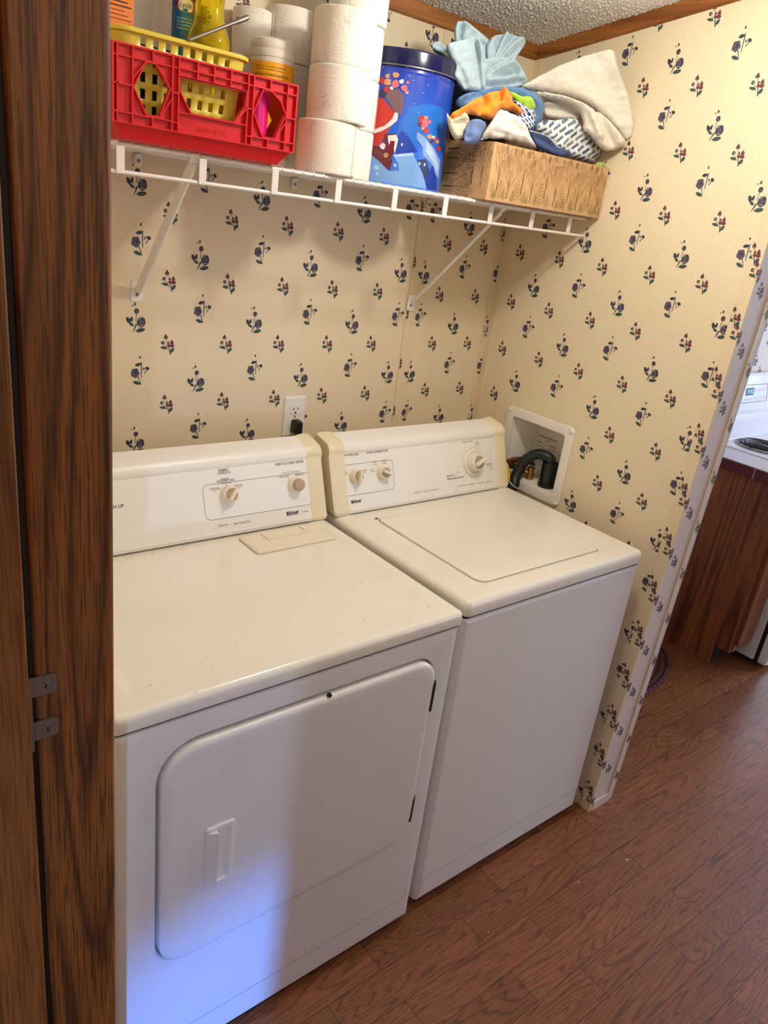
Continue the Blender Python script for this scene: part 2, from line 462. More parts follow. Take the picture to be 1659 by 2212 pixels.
# ------------------------------------------------------------------ wallpaper motifs (printed figures, part of the wall's mesh)
def ell(cx, cy, rx, ry, rot=0, n=12, wob=0.0):
    out = []
    for k in range(n):
        a = 2 * PI * k / n; w = 1 + wob * math.sin(5 * a + 0.7)
        x, y = rx * w * math.cos(a), ry * w * math.sin(a); c, s = math.cos(math.radians(rot)), math.sin(math.radians(rot))
        out.append((cx + c * x - s * y, cy + s * x + c * y))
    return out
def leaf(cx, cy, rx, ry, rot):
    out = []
    for k in range(12):
        a = 2 * PI * k / 12; x = rx * math.cos(a); y = ry * math.sin(a) * abs(math.sin(a)) ** 0.4
        c, s = math.cos(math.radians(rot)), math.sin(math.radians(rot)); out.append((cx + c * x - s * y, cy + s * x + c * y))
    return out
def stroke(x0, y0, x1, y1, w0, w1):
    dx, dy = x1 - x0, y1 - y0; L = math.hypot(dx, dy); nx, ny = -dy / L, dx / L
    return [(x0 + nx * w0, y0 + ny * w0), (x1 + nx * w1, y1 + ny * w1), (x1 - nx * w1, y1 - ny * w1), (x0 - nx * w0, y0 - ny * w0)]
def heart(cx, cy, rx, ry, rot=0):
    pts = [(0, -1), (.45, -.5), (.9, .1), (1, .5), (.75, .9), (.35, .95), (0, .7), (-.35, .95), (-.75, .9), (-1, .5), (-.9, .1), (-.45, -.5)]
    c, s = math.cos(math.radians(rot)), math.sin(math.radians(rot))
    return [(cx + c * x * rx - s * y * ry, cy + s * x * rx + c * y * ry) for x, y in pts]
NV, PU, MR, TL, LT = range(5)
MOTIF = {
 'rose': [(TL, ell(-14, -128, 9, 13)), (TL, ell(-35, -115, 6, 6)), (NV, ell(0, -73, 20, 22)), (PU, ell(3, -70, 12, 13)), (TL, stroke(-3, -52, -6, 8, 2, 2.5)),
          (NV, leaf(-66, 2, 16, 30, -30)), (NV, leaf(-42, -4, 11, 26, 10)), (LT, ell(-47, 18, 5, 9, 20)), (TL, leaf(-42, 34, 24, 12, 30)),
          (NV, ell(38, 15, 36, 42, 8, 14, .05)), (PU, ell(38, 20, 23, 28)), (LT, stroke(16, -4, 36, -20, 3, 2)), (LT, stroke(22, 42, 52, 42, 2.5, 2)),
          (TL, leaf(32, 80, 40, 17, -12)), (TL, stroke(-2, 32, -28, 96, 7, 2))],
 'bell': [(TL, ell(30, -143, 8, 12)), (NV, leaf(15, -80, 15, 26, 75)), (TL, stroke(43, -100, 45, 35, 5, 3)), (NV, ell(95, -46, 19, 14, 25)), (NV, ell(64, -42, 6, 13)),
          (TL, stroke(94, -36, 70, -2, 3, 4)), (PU, ell(-10, -8, 36, 42, 0, 20, .10)), (NV, ell(-4, -12, 13, 16)), (TL, stroke(14, 22, 42, 94, 4, 2.5)), (TL, leaf(4, 77, 34, 15, 20))],
 'bunch': [(MR, heart(-22, -80, 20, 25)), (NV, ell(-20, -78, 5, 9)), (TL, stroke(-20, -56, -12, -36, 3, 2)), (MR, heart(37, -30, 18, 23)), (MR, heart(2, -25, 12, 14)),
           (MR, ell(7, 4, 17, 15)), (MR, leaf(40, 6, 24, 17, 0)), (NV, ell(-48, -23, 17, 17, 0, 12, .1)), (LT, ell(-44, -22, 5, 6)), (TL, leaf(-38, 24, 34, 13, 12)),
           (TL, stroke(-30, 0, 0, 42, 3, 2)), (TL, leaf(42, 48, 16, 26, 35)), (TL, stroke(8, 18, 28, 86, 3, 6))]}
def clip_poly(q, c):
    for ax, lim, sg in ((0, c[0], 1), (0, c[1], -1), (1, c[2], 1), (1, c[3], -1)):
        out = []
        for i in range(len(q)):
            a, d = q[i - 1], q[i]; ia, id_ = sg * (a[ax] - lim) >= 0, sg * (d[ax] - lim) >= 0
            if ia != id_:
                t = (lim - a[ax]) / (d[ax] - a[ax]); out.append((a[0] + t * (d[0] - a[0]), a[1] + t * (d[1] - a[1])))
            if id_: out.append(d)
        q = out
    return q
def flower(b, kind, u, v, f, s=None, clip=None, flip=False):
    """one printed figure centred at (u, v); f maps (u, v, lift) to a point"""
    v += {'rose': -.016, 'bell': .006, 'bunch': 0.0}[kind]
    s = (s or 0.000345) * {'rose': .84, 'bell': .82, 'bunch': .76}[kind]
    for k, (mi, pts) in enumerate(MOTIF[kind]):
        q = [(u + x * s * (-1 if flip else 1), v - y * s * 0.98) for x, y in pts]
        if clip: q = clip_poly(q, clip)
        if len(q) < 3: continue
        b.mat(FLOWERS[mi]); b.poly([f(a, c, 0.0003 + 0.00004 * k) for a, c in q])
def lattice(b, f, us, v0, v1, clip, skip=None, first=0, red_off=0.0775):
    for i, u in enumerate(us):
        for k in range(-14, 9):
            v = 1.405 + 0.148 * k
            if v0 < v < v1 and not (skip and skip(u, v)):
                flower(b, 'rose' if (i + k + first) % 2 == 0 else 'bell', u, v, f, clip=clip)
            vr = 1.479 + 0.148 * k; ur = u + red_off
            if v0 < vr < v1 and not (skip and skip(ur, vr)):
                flower(b, 'bunch', ur, vr, f, clip=clip)

XR, YE = 0.7728, -0.818
ZC = 2.184                                     # ceiling height at the back wall; it rises towards the hall
SLOPE = 0.16
def zc(y): return ZC - SLOPE * y
def yend(z): return -0.803 - 0.0130 * z         # free edge of the partition, a touch out of plumb

# ================================================================== THE SETTING
b = B('floor'); b.box(-3.0, 4.8, -4.8, 0.15, -0.05, 0.0); struct('floor', b, smooth=0)

# back wall
fb = lambda u, v, d: (u, -d, v)
b = B('paper', *FLOWERS)
b.poly([(-0.80, 0, 0), (XR, 0, 0), (XR, 0, ZC), (-0.80, 0, ZC)])
b.poly([(-0.80, 0.09, 0), (0.85, 0.09, 0), (0.85, 0.09, ZC), (-0.80, 0.09, ZC)])
lattice(b, fb, [-0.714, -0.559, -0.404, -0.249, -0.094, 0.063, 0.219, 0.373], 0.85, 2.15, (-0.8, 0.411, 0.0, 2.148))
lattice(b, fb, [0.461, 0.616], 0.85, 2.15, (0.461, 0.752, 0.0, 2.148), first=1, red_off=0.0760)
struct('wall_back', b, smooth=0, keep_normals=True)

# battens
b = B('paper_trim', *FLOWERS)
b.box(0.412, 0.460, -0.003, 0.0, 0.0, ZC - 0.03, 0.0008)
for k in range(-4, 6):
    flower(b, 'rose' if k % 2 else 'bell', 0.461, 1.405 + .148 * k, lambda u, v, d: (u, -0.003 - d, v), clip=(0.4125, 0.4595, 0, 2.14))
    flower(b, 'bunch', 0.405, 1.572 + .148 * k, lambda u, v, d: (u, -0.003 - d, v), clip=(0.4125, 0.4595, 0, 2.14))
struct('trim_1', b, smooth=0)
b = B('paper_trim', 'trim_edge', *FLOWERS)
b.box(XR - 0.022, XR, -0.0035, 0.0, 0.0, ZC - 0.03, 0.0008); b.box(XR - 0.0035, XR, -0.028, 0.0, 0.0, ZC - 0.03, 0.0008)
b.mat('trim_edge').box(XR - 0.0042, XR - 0.0005, -0.0285, -0.0255, 0.0, ZC - 0.03)
for k in range(-3, 5):
    flower(b, 'bell' if k % 2 else 'rose', XR - 0.010, 1.40 + .148 * k, lambda u, v, d: (u, -0.0035 - d, v), clip=(XR - 0.0215, XR, 0, 2.14))
struct('trim_2', b, smooth=0)

# right wall: a partition with a recessed box in it and a free end
HY0, HY1, HZ0, HZ1 = -0.397, -0.181, 0.943, 1.139     # opening of the recess
b = B('paper', *FLOWERS)
outer = rrect(-0.8, 0.0, 0.0, ZC, 0.0)
outer = [((yend(z) if y < -0.5 else 0.0), (0.0 if z < 1 else zc(yend(z) if y < -0.5 else 0.0))) for y, z in outer]
hole = rrect(HY0, HY1, HZ0, HZ1, 0.012)
b.loft([[(XR, y, z) for y, z in outer], [(XR, y, z) for y, z in hole]], False, False)
b.poly([(XR + .119, 0.0, 0), (XR + .119, 0.0, ZC), (XR + .119, yend(2.2), zc(YE)), (XR + .119, yend(0), 0)])
skipbox = lambda u, v: -0.445 < -u < -0.145 and 0.885 < v < 1.19
fr = lambda u, v, d: (XR - d, -u, v)
lattice(b, fr, [0.1605, 0.3145, 0.468, 0.621, 0.775], 0.05, 2.3, (0.03, 0.800, 0.02, 2.26), skip=skipbox, first=1, red_off=0.0755)
for k in range(-9, 5):
    v = 1.479 + .148 * k
    if not skipbox(0.081, v): flower(b, 'bunch', 0.081, v, fr, clip=(0.029, 0.8, 0, 2.14))
struct('wall_right', b, smooth=0)
# free end of the partition (faces the hall)
b = B('paper_hall', *FLOWERS)
e0, e1 = yend(0), yend(2.3)
ztop = zc(e1)
b.poly([(XR, e0, 0), (XR + .119, e0, 0), (XR + .119, e1, ztop), (XR, e1, ztop)])
fe = lambda u, v, d: (u, yend(v) - d - 0.0002, v)
for k in range(-9, 6):
    v = 1.337 + .148 * k
    flower(b, 'bunch', XR + 0.046, v, fe, s=0.00030, clip=(XR + .0, XR + .119, 0.03, 2.28))
struct('wall_end', b, smooth=0)
# corner moulding of the free end
b = B('paper_trim', *FLOWERS)
def leaning(b, x0, x1, d0, d1, zt=2.28):
    b.loft([[(x0, yend(0) + d0, 0), (x1, yend(0) + d0, 0), (x1, yend(0) + d1, 0), (x0, yend(0) + d1, 0)],
            [(x0, yend(zt) + d0, zt), (x1, yend(zt) + d0, zt), (x1, yend(zt) + d1, zt), (x0, yend(zt) + d1, zt)]])
leaning(b, XR - 0.0035, XR, -0.0035, 0.030); leaning(b, XR, XR + 0.012, -0.0035, 0.0)
for k in range(-9, 6):
    v = 1.417 + .148 * k; ye = -yend(v)
    flower(b, 'bunch', ye - 0.019, v, lambda u, v, d: (XR - 0.0036 - d, -u, v), clip=(ye - 0.0285, ye + .003, 0.03, 2.28))
    flower(b, 'bunch', ye + 0.001, v - .040, lambda u, v, d: (XR - 0.0036 - d, -u, v), clip=(ye - 0.0285, ye + .003, 0.03, 2.28))
    flower(b, 'bunch', XR - 0.002, v - .040, lambda u, v, d: (u, yend(v) - 0.0036 - d, v), clip=(XR - 0.0035, XR + .012, 0.03, 2.28))
struct('trim_3', b, smooth=0)
b = B('paper_hall', 'trim_edge', *FLOWERS)
leaning(b, XR + 0.092, XR + 0.1225, -0.0035, 0.0); leaning(b, XR + 0.119, XR + 0.1225, -0.0035, 0.03)
b.mat('trim_edge'); leaning(b, XR + 0.0915, XR + 0.0950, -0.0045, -0.0005)
for k in range(-9, 6):
    flower(b, 'bunch', XR + 0.104, 1.288 + .148 * k, lambda u, v, d: (u, yend(v) - 0.0036 - d, v), s=0.00030, clip=(XR + .093, XR + .1225, 0.03, 2.28))
struct('trim_4', b, smooth=0)
b = B('paper_trim'); b.box(XR - 0.008, XR, -0.758, 0.0, 0.0, 0.032, 0.002); struct('baseboard_right', b)
b = B('paper_hall', *FLOWERS); leaning(b, XR + 0.0125, XR + 0.0915, -0.006, 0.0, 0.034); struct('baseboard_end', b)

# closet left wall, hall walls, kitchen wall
b = B('paper'); b.box(-0.90, -0.80, -0.86, 0.09, 0.0, 2.30); struct('wall_left', b, smooth=0)
b = B('paper'); b.box(-3.0, -0.915, -0.92, -0.88, 0.0, 2.32); struct('wall_hall', b, smooth=0)
b = B('paper_hall')
b.box(-3.0, -2.05, -2.20, -2.12, 0.0, 2.52); b.box(-1.2207, 0.85, -2.20, -2.12, 0.0, 2.52); b.box(-2.05, -1.2207, -2.20, -2.12, 2.03, 2.52)  # unseen wall; its opening is placed to cut the edge of the blue spots
struct('wall_front', b, smooth=0)
b = B('paper_hall', *FLOWERS)
b.poly([(XR + .119, 0.02, 0), (4.8, 0.02, 0), (4.8, 0.02, 2.4), (XR + .119, 0.02, 2.4)])
lattice(b, lambda u, v, d: (u, 0.02 - d, v), [2.30 + .155 * i for i in range(7)], 1.15, 1.75, (2.2, 3.5, 1.15, 1.8))
struct('wall_kitchen', b, smooth=0, keep_normals=True)

# ceiling: real popcorn relief where the photograph sees it, flat sheets beyond
b = B('popcorn')
nx, ny = 430, 440
X0, X1, Y0, Y1 = 0.14, XR, -0.68, 0.0
grid = []
for j in range(ny + 1):
    row = []
    for i in range(nx + 1):
        x = X0 + (X1 - X0) * i / nx; y = Y0 + (Y1 - Y0) * j / ny
        n1 = noise.noise((x * 210, y * 210, 0.0)); n2 = noise.noise((x * 400, y * 400, 5.0)); n3 = noise.noise((x * 90, y * 90, 9.0))
        h = max(0.0, n1 * 0.9 + n2 * 0.5 + n3 * 0.25 + 0.02)
        row.append(b.bm.verts.new((x, y, zc(y) - 0.0044 * min(h, 0.8))))
    grid.append(row)
for j in range(ny):
    for i in range(nx):
        b._f([grid[j][i], grid[j + 1][i], grid[j + 1][i + 1], grid[j][i + 1]])
def cpatch(x0, x1, y0, y1): b.poly([(x0, y0, zc(y0)), (x0, y1, zc(y1)), (x1, y1, zc(y1)), (x1, y0, zc(y0))])
cpatch(-3.0, X0, Y0, 0.09); cpatch(-3.0, 4.8, -2.2, Y0); cpatch(XR, 4.8, Y0, 0.09)
struct('ceiling', b, smooth=180, keep_normals=True)

# crown strips
b = B('crown_back')
prof = [(0, -0.034), (-0.004, -0.034), (-0.009, -0.030), (-0.011, -0.012), (-0.014, -0.006), (-0.014, 0.004), (0, 0.004)]
b.loft([[(x, y, ZC + z) for y, z in prof] for x in (-0.80, XR)]); struct('trim_5', b)
b = B('crown_side')
b.loft([[(XR + yy, y, zc(y) + z) for yy, z in prof] for y in (0.0, yend(2.3))]); struct('trim_6', b)

# oak post of the closet opening and the door leaf at its left
b = B('jamb_oak')
b.loft(rrl(FZ, (-0.9115, -0.8245, -1.0, -0.865), 0.006, [(0, 0.0), (0, 2.36)], 3)); b.mat('gap').box(-0.9165, -0.9115, -0.996, -0.87, 0.0, 2.36); struct('trim_7', b)  # black strip on the post's side paints the shade of the door gap
b = B('door_oak')
b.loft(rrl(FZ, (-1.55, -0.9245, -1.030, -0.995), 0.003, [(0, 0.01), (0, 2.03)], 3)); door = struct('door_1', b)
b = B('steel')
for z in (1.178, 1.120):
    b.loft(rrl(lambda a, c, h: (a, h, c), (-0.918, -0.8895, z - .0125, z + .0125), (.001, .006, .006, .001), [(0, -1.0002), (0, -1.0025)], 4))
b.box(-0.9230, -0.9165, -1.0045, -1.0005, 1.104, 1.194, 0.001)
b.cyl((-0.9205, -1.0075, 1.100), (-0.9205, -1.0075, 1.196), 0.0034, 12)
hinge = b.build('hinge', door); hinge['label'] = 'two tabbed steel hinge plate'
for z in (1.178, 1.120):
    b = B('steel', 'gap'); b.lathe([(.0042, 0), (.0040, .0012), (.002, .0016)], (-0.9015, -1.0025, z), 16, (0, -1, 0))
    b.mat('gap').box(-0.9025, -0.9005, -1.0044, -1.0036, z - .0028, z + .0028); b.build('screw', hinge)

# ================================================================== THE MACHINES
PN = Vector((0, -0.138, 0.051)).normalized()          # normal of the slanted control panels
P0 = Vector((0, -0.268, 0.950))
def PC(u, v, lift=0.0):
    """point of the control panel plane seen at (u, v)"""
    d = Vector(ray(u, v)); c = Vector(CAM); return c + d * ((P0 - c).dot(PN) / d.dot(PN)) + PN * lift
def panel_pt(x, t, lift=0.0):
    return Vector((x, -0.268 + 0.051 * t, 0.950 + 0.138 * t)) + PN * lift
PROFILE = [(-0.150, 0.936), (-0.272, 0.936), (-0.2725, 0.944), (-0.268, 0.950), (-0.2175, 1.0865), (-0.2195, 1.0925), (-0.2185, 1.101), (-0.213, 1.110),
           (-0.203, 1.1175), (-0.188, 1.1225), (-0.158, 1.129), (-0.150, 1.122)]
def console(parent, x0, x1, cap0, cap1):
    b = B('console')
    b.loft([[(x, y, z) for y, z in PROFILE] for x in (x0 + .02, x1 - .02)]); panel = b.build('control_panel', parent, smooth=30)
    cy, cz = -0.200, 1.03
    def grow(e): return [(y + (e if y > cy else -e), z + (e if z > cz + .06 else (-e * .2 if z < .95 else 0))) for y, z in PROFILE]
    def shrink(k, e): return [(cy + (y - cy) * k, cz + (z - cz) * k) for y, z in grow(e)]
    for on, xa, xb in ((cap0, x0, x0 + .052), (cap1, x1, x1 - .047)):
        s = 1 if xb > xa else -1
        b = B('cream')
        b.loft([[(x, y, z) for y, z in p] for x, p in ((xa, shrink(.955, .003)), (xa + s * .003, shrink(.985, .003)), (xa + s * .010, grow(.0032)), (xb - s * .022, grow(.0032)),
                                                      (xb - s * .006, grow(.0016)), (xb, grow(-.0004)))])
        b.build('end_cap', parent, smooth=35)
    return panel
def ring(b, rect, r, w, lift=0.0006):
    """thin printed outline of a rounded rectangle on the panel plane; rect in (x0, x1, t0, t1)"""
    a = rrect(rect[0], rect[1], rect[2] * .1471, rect[3] * .1471, r, 5); c = rrect(rect[0] + w, rect[1] - w, rect[2] * .1471 + w, rect[3] * .1471 - w, r - w, 5)
    b.loft([[panel_pt(x, y / .1471, lift) for x, y in a], [panel_pt(x, y / .1471, lift) for x, y in c]], False, False)
def ptext(b, s, l, r, h, lift=0.0007):
    p0, p1 = PC(*l, lift), PC(*r, lift); z = (p0.z + p1.z) / 2
    t = (z - .950) / .138; put_text(b, s, panel_pt(p0.x, t, lift), panel_pt(p1.x, t, lift), h, PN)
def logo(parent, l, r, h):
    """black brand plate with a white swoosh over its white name"""
    b = B('ink', 'badge_white')
    p0, p1 = PC(*l), PC(*r); z = (p0.z + p1.z) / 2; t = (z - .950) / .138; x0, x1 = p0.x, p1.x; H = h / .1471; w = x1 - x0
    q = lambda fx, ft, lf=.0007: panel_pt(x0 + fx * w, t + ft * H, lf)
    b.mat('ink'); b.poly([q(0, 0), q(.93, 0), q(.93, .62), q(1, 1.02), q(.86, .70), q(0, 1)])
    b.mat('badge_white'); b.poly([q(.02, .90, .0010), q(.30, .62, .0010), q(.62, .58, .0010), q(.93, .78, .0010), q(.60, .70, .0010), q(.30, .74, .0010), q(.06, .98, .0010)])
    put_text(b, 'Kenmore', q(.14, .12, .0010), q(.88, .12, .0010), h * .40, PN)
    b.build('brand_plate', parent, smooth=0)
def knob(parent, px, r, mats, ridge=None, depth=.022, name='knob', skirt=True):
    c = PC(*px)
    b = B(*mats)
    b.lathe([(r, .0), (r, .004), (r * .95, depth * .62), (r * .86, depth * .85), (r * .78, depth * .9)], c, 32, PN)
    k = b.build(name, parent)
    return k, c

# ------------------------------------------------------------------ dryer
DX0, DX1, DY = -0.757, 0.0, -0.797
dr = thing('dryer', 'white front loading clothes dryer with a square door, left of the washer', 'dryer', (-0.378, -0.45, 0.0))
b = B('enamel_front', 'gap')
rect = (DX0 + .001, DX1 - .003, 0.028, 0.897)
fy = lambda a, c, h: (a + 0.010 * (1 - c / .9), h, c)
L = rrl(fy, rect, (.004, .004, .004, .004), [(0.0, -0.10), (0.0, DY + .022), (.0022, DY + .011), (.008, DY + .0035), (.018, DY + .001)])
hole = (-0.682, -0.058, 0.326, 0.843); HR = (.060, .085, .060, .075)
L += rrl(fy, hole, HR, [(-.010, DY + .001), (-.003, DY + .0025), (0, DY + .006), (0.0, DY + .020)])
b.loft(L, True, True)
cab = b.build('cabinet', dr, smooth=35)
b = B('crease')        # grey bars standing in for the shade in the kick panel crease
b.bar((DX0 + .02, DY + .0016, 0.112), (-0.030, DY + .0016, 0.112), .0016, .0020); b.bar((-.030, DY + .0016, .112), (-.012, DY + .0016, .124), .0016, .0020)
b.build('kick_crease_shade', dr)
b = B('gap'); b.box(DX0 + .02, -.02, DY + .06, -.11, 0.006, 0.03); b.build('base', dr)
for x in (-.70, -.045):
    b = B('black'); b.cyl((x, -.73, 0.0), (x, -.73, .03), .018, 14); b.build('foot', dr)
b = B('enamel')
rt = (DX0 - .001, DX1 + .001, DY - .001, -0.10)
b.loft(rrl(FZ, rt, .014, [(.006, .899), (.001, .9005), (0, .904), (0, .920), (.002, .9265), (.006, .9305), (.011, .9325), (.016, .933), (.040, .9332), (.047, .9322), (.053, .9306), (.062, .9302)], 5), True, True)
b.mat('gap')
for px in ((905, 1258), (943, 1277), (926, 1309), (924, 1310), (788, 1339), (726, 1371), (842, 1236), (762, 1270), (781, 1258), (510, 1388), (446, 1418), (732, 1217), (320, 1482), (326, 1480), (458, 1442), (425, 1495), (861, 1235), (880, 1280)):
    p = U(*px, 'z', .9337); b.poly([(p.x + q * .0010, p.y + w * .0010, .9337) for q, w in ((1, 0), (.7, .7), (0, 1), (-.7, .7), (-1, 0), (-.7, -.7), (0, -1), (.7, -.7))])
for k in range(16):
    x = -0.55 + .5 * random.random() * random.random(); y = -.279 - .018 * random.random(); r = .0005 + .0006 * random.random()
    b.poly([(x + r * q * 1.8, y + r * w, .9337) for q, w in ((1, 0), (.6, .8), (-.5, .8), (-1, 0), (-.6, -.9), (.6, -.8))])
b.build('top', dr, smooth=35)
b = B('gap'); b.loft(rrl(FZ, (DX0 + .003, DX1 - .002, DY + .004, -.10), .01, [(0, .8955), (0, .9012)], 4)); b.build('top_seam', dr)
b = B('almond')               # lint screen lid on the top panel
q = (-0.268, -0.043, -0.383, -0.290)
b.loft(rrl(FZ, q, .006, [(0, .931), (0, .9352), (.003, .9378), (.010, .9385)], 4), True, True)
lint = b.build('lint_screen_lid', dr)
b = B('almond'); b.loft(rrl(FZ, (-.214, -.098, -.338, -.300), .002, [(0, .9380), (0, .9415), (.0015, .9425)], 2)); b.box(-.108, -.0985, -.330, -.302, .940, .9465, .001)
b.build('lint_screen_grip', lint)
# door
b = B('enamel_front')
b.loft(rrl(fy, hole, HR, [(.005, DY + .016), (.005, DY - .001), (.0065, DY - .005), (.010, DY - .0078), (.016, DY - .0090), (.03, DY - .0094)], 10), True, True)
dd = b.build('door', dr, smooth=35)
b = B('white_plastic')
hr = (-0.5955, -0.5385, 0.492, 0.640); hf = lambda a, c, h: (a + .003, h, c)
b.loft(rrl(hf, hr, .006, [(0, DY - .0085), (0, DY - .0115), (.0025, DY - .0135), (.007, DY - .0138)], 4) +
       rrl(hf, (hr[0] + .020, hr[1] - .008, hr[2] + .010, hr[3] - .010), .004, [(0, DY - .0138), (.003, DY - .0096)], 4), False, True)
b.loft([[(hr[0] + .008, DY - .0138, z), (hr[0] + .024, DY - .0138, z), (hr[0] + .024, DY - .0230, z), (hr[0] + .012, DY - .0165, z)] for z in (hr[2] + .008, hr[3] - .010)])
hd = b.build('door_handle', dd, smooth=30); hd['label'] = 'off white recessed pull'
for z0, z1 in ((.700, .775), (.385, .455)):
    b = B('dark_steel')
    for k in range(3):
        a = z0 + (z1 - z0) * k / 3; b.cyl((-.0605, DY - .006, a + .0006), (-.0605, DY - .006, a + (z1 - z0) / 3 - .0006), .0036, 10)
    b.box(-.0625, -.0545, DY - .0045, DY + .004, z0, z1)
    b.build('door_hinge', dr)
b = B('black'); b.lathe([(.005, 0), (.004, .006)], (-0.345, DY - .002, .8405), 10, (0, -1, 0)); b.build('door_bumper', dr)
# console
panel = console(dr, DX0, DX1, True, True)
b = B('ink', 'ink_grey', 'badge_white')
rb_ = B('ink_grey'); ring(rb_, (-.338, -.037, .185, .760), .016, .0010); rb_.build('printed_border', panel, smooth=0)
b.mat('ink')
for s, l, r, h in (('FABRIC', (472, 1020.5), (494, 1017.5), .0072), ('TEMPERATURE', (469.5, 1025.5), (498, 1022), .0040), ('NORMAL', (477, 1037.8), (495, 1035.4), .0042),
                   ('PERMANENT PRESS', (468, 1042.6), (507, 1038), .0042), ('MEDIUM / HIGH', (476.5, 1046.4), (500, 1043.6), .0030), ('DELICATE', (454, 1058.6), (473, 1056), .0042),
                   ('LOW', (460, 1061.6), (468, 1060.6), .0028), ('COTTON', (507, 1052), (523.5, 1049.6), .0042), ('HIGH', (512, 1055), (520, 1054), .0028),
                   ('PUSH TO START DRYER', (595, 1006.8), (655.5, 999), .0068), ('SIGNAL OFF', (603.5, 1032.8), (624, 1030), .0042), ('SIGNAL ON', (637.5, 1028), (656.5, 1025.6), .0042),
                   ('TOUCH UP', (214, 1104), (268, 1096), .0082)):
    ptext(b, s, l, r, h)
b.mat('ink_grey')
for s, l, r, h in (('END OF CYCLE SIGNAL', (610.5, 1024), (648, 1019.2), .0038), ('Heavy Duty', (471.5, 1138.4), (493, 1135), .0056), ('Super Capacity Plus', (504.5, 1133.6), (540.5, 1128), .0056),
                   ('-', (497.5, 1134.4), (500, 1134), .003), ('70 Series', (651.5, 1107.6), (666.5, 1105.6), .0050)):
    ptext(b, s, l, r, h)
logo(panel, (619.5, 1114), (646, 1110), .0110)
b.mat('ink')
for px in ((475, 1056.5), (488, 1048), (507, 1055), (623.5, 1032.8), (638.2, 1030.6)):
    c = PC(*px, .0008); b.lathe([(.0011, 0), (.0011, .0001)], c, 8, PN)
b.build('printed_lettering', panel, smooth=0)
k, c = knob(dr, (493.5, 1068), .0215, ('almond', 'tan'), depth=.020)
bx = Vector((1, 0, 0)); up = PN.cross(bx)
d1 = (bx * .62 + up * .78).normalized()
b = B('almond'); b.bar(c + PN * .024 - d1 * .017, c + PN * .024 + d1 * .0185, .008, .016, PN, .0025); b.build('pointer_ridge', k)
b = B('tan'); b.lathe([(.0150, .0185), (.0150, .0200)], c - d1.cross(PN) * .0 , 24, PN); b.build('knob_face', k)
k, c = knob(dr, (637, 1047), .0210, ('almond', 'tan'), depth=.016, name='start_button')
b = B('tan'); b.lathe([(.0150, .010), (.0150, .0245), (.0135, .0262)], c, 28, PN); b.build('button_cap', k)

# ------------------------------------------------------------------ washer
WX0, WX1, WY = 0.0276, 0.7074, -0.778
wa = thing('washer', 'white top loading washing machine with a flat lid, beside the wallpapered partition', 'washing machine', (0.367, -0.45, 0.0))
fw = lambda a, c, h: (a + 0.019 * (1 - c / .9), h, c)
b = B('enamel_front')
b.loft(rrl(fw, (WX0 + .001, WX1 - .003, .026, .8925), .003, [(0, -.10), (0, WY + .018), (.002, WY + .009), (.007, WY + .0025), (.014, WY)]), True, True)
b.build('cabinet', wa, smooth=35)
b = B('crease'); b.bar((WX0 + .035, WY + .0006, .104), (WX1 - .004, WY + .0006, .104), .0016, .0020); b.bar((WX0 + .035, WY + .0006, .104), (WX0 + .026, WY + .0006, .092), .0016, .0020); b.build('kick_crease_shade', wa)  # groove's shade put into a grey line
b = B('gap'); b.box(WX0 + .03, WX1 - .01, WY + .05, -.11, .006, .03); b.build('base', wa)
for x in (.085, .68):
    b = B('black'); b.cyl((x, -.72, 0), (x, -.72, .03), .016, 14); b.build('foot', wa)
b = B('enamel')
rt = (WX0 - .001, WX1 + .002, WY - .002, -.10)
lidr = (.128, .596, -.720, -.312)
b.loft(rrl(FZ, rt, .018, [(.004, .8975), (.001, .8982), (0, .900), (0, .917), (.002, .9255), (.006, .931), (.012, .9335), (.018, .934), (.048, .9345), (.060, .9315)], 8) +
       rrl(FZ, lidr, .030, [(-.012, .9312), (-.004, .9310), (0, .9298), (.0002, .9230)], 8), True, True)
b.build('top', wa, smooth=35)
b = B('gap'); b.loft(rrl(FZ, (WX0 + .003, WX1 - .002, WY + .0045, -.10), .01, [(0, .8915), (0, .8985)], 4)); b.build('top_seam', wa)
b = B('enamel')
b.loft(rrl(FZ, lidr, .030, [(.0028, .922), (.0028, .9310), (.004, .9332), (.008, .9345), (.030, .9347), (.07, .9337), (.12, .9330)], 8), True, True)
lid = b.build('lid', wa, smooth=35)
b = B('dark_steel'); b.cyl((.1275, -.318, .9300), (.1365, -.3145, .9300), .0036, 10); b.build('lid_hinge', lid)
b = B('gap')
for px in ((1058, 1251), (1067, 1250), (1080, 1246)):
    p = U(*px, 'z', .9312); b.lathe([(.0022, 0), (.0018, .0005)], (p.x, -.7205, .9303), 8, sx=2.5)
b.build('dirt_in_the_seam', lid)
panel = console(wa, WX0 - .004, WX1 - .006, True, True)
b = B('ink', 'ink_grey', 'badge_white')
rb_ = B('ink_grey'); ring(rb_, (.062, .238, .225, .795), .014, .0010); rb_.build('printed_border', panel, smooth=0)
b.mat('ink')
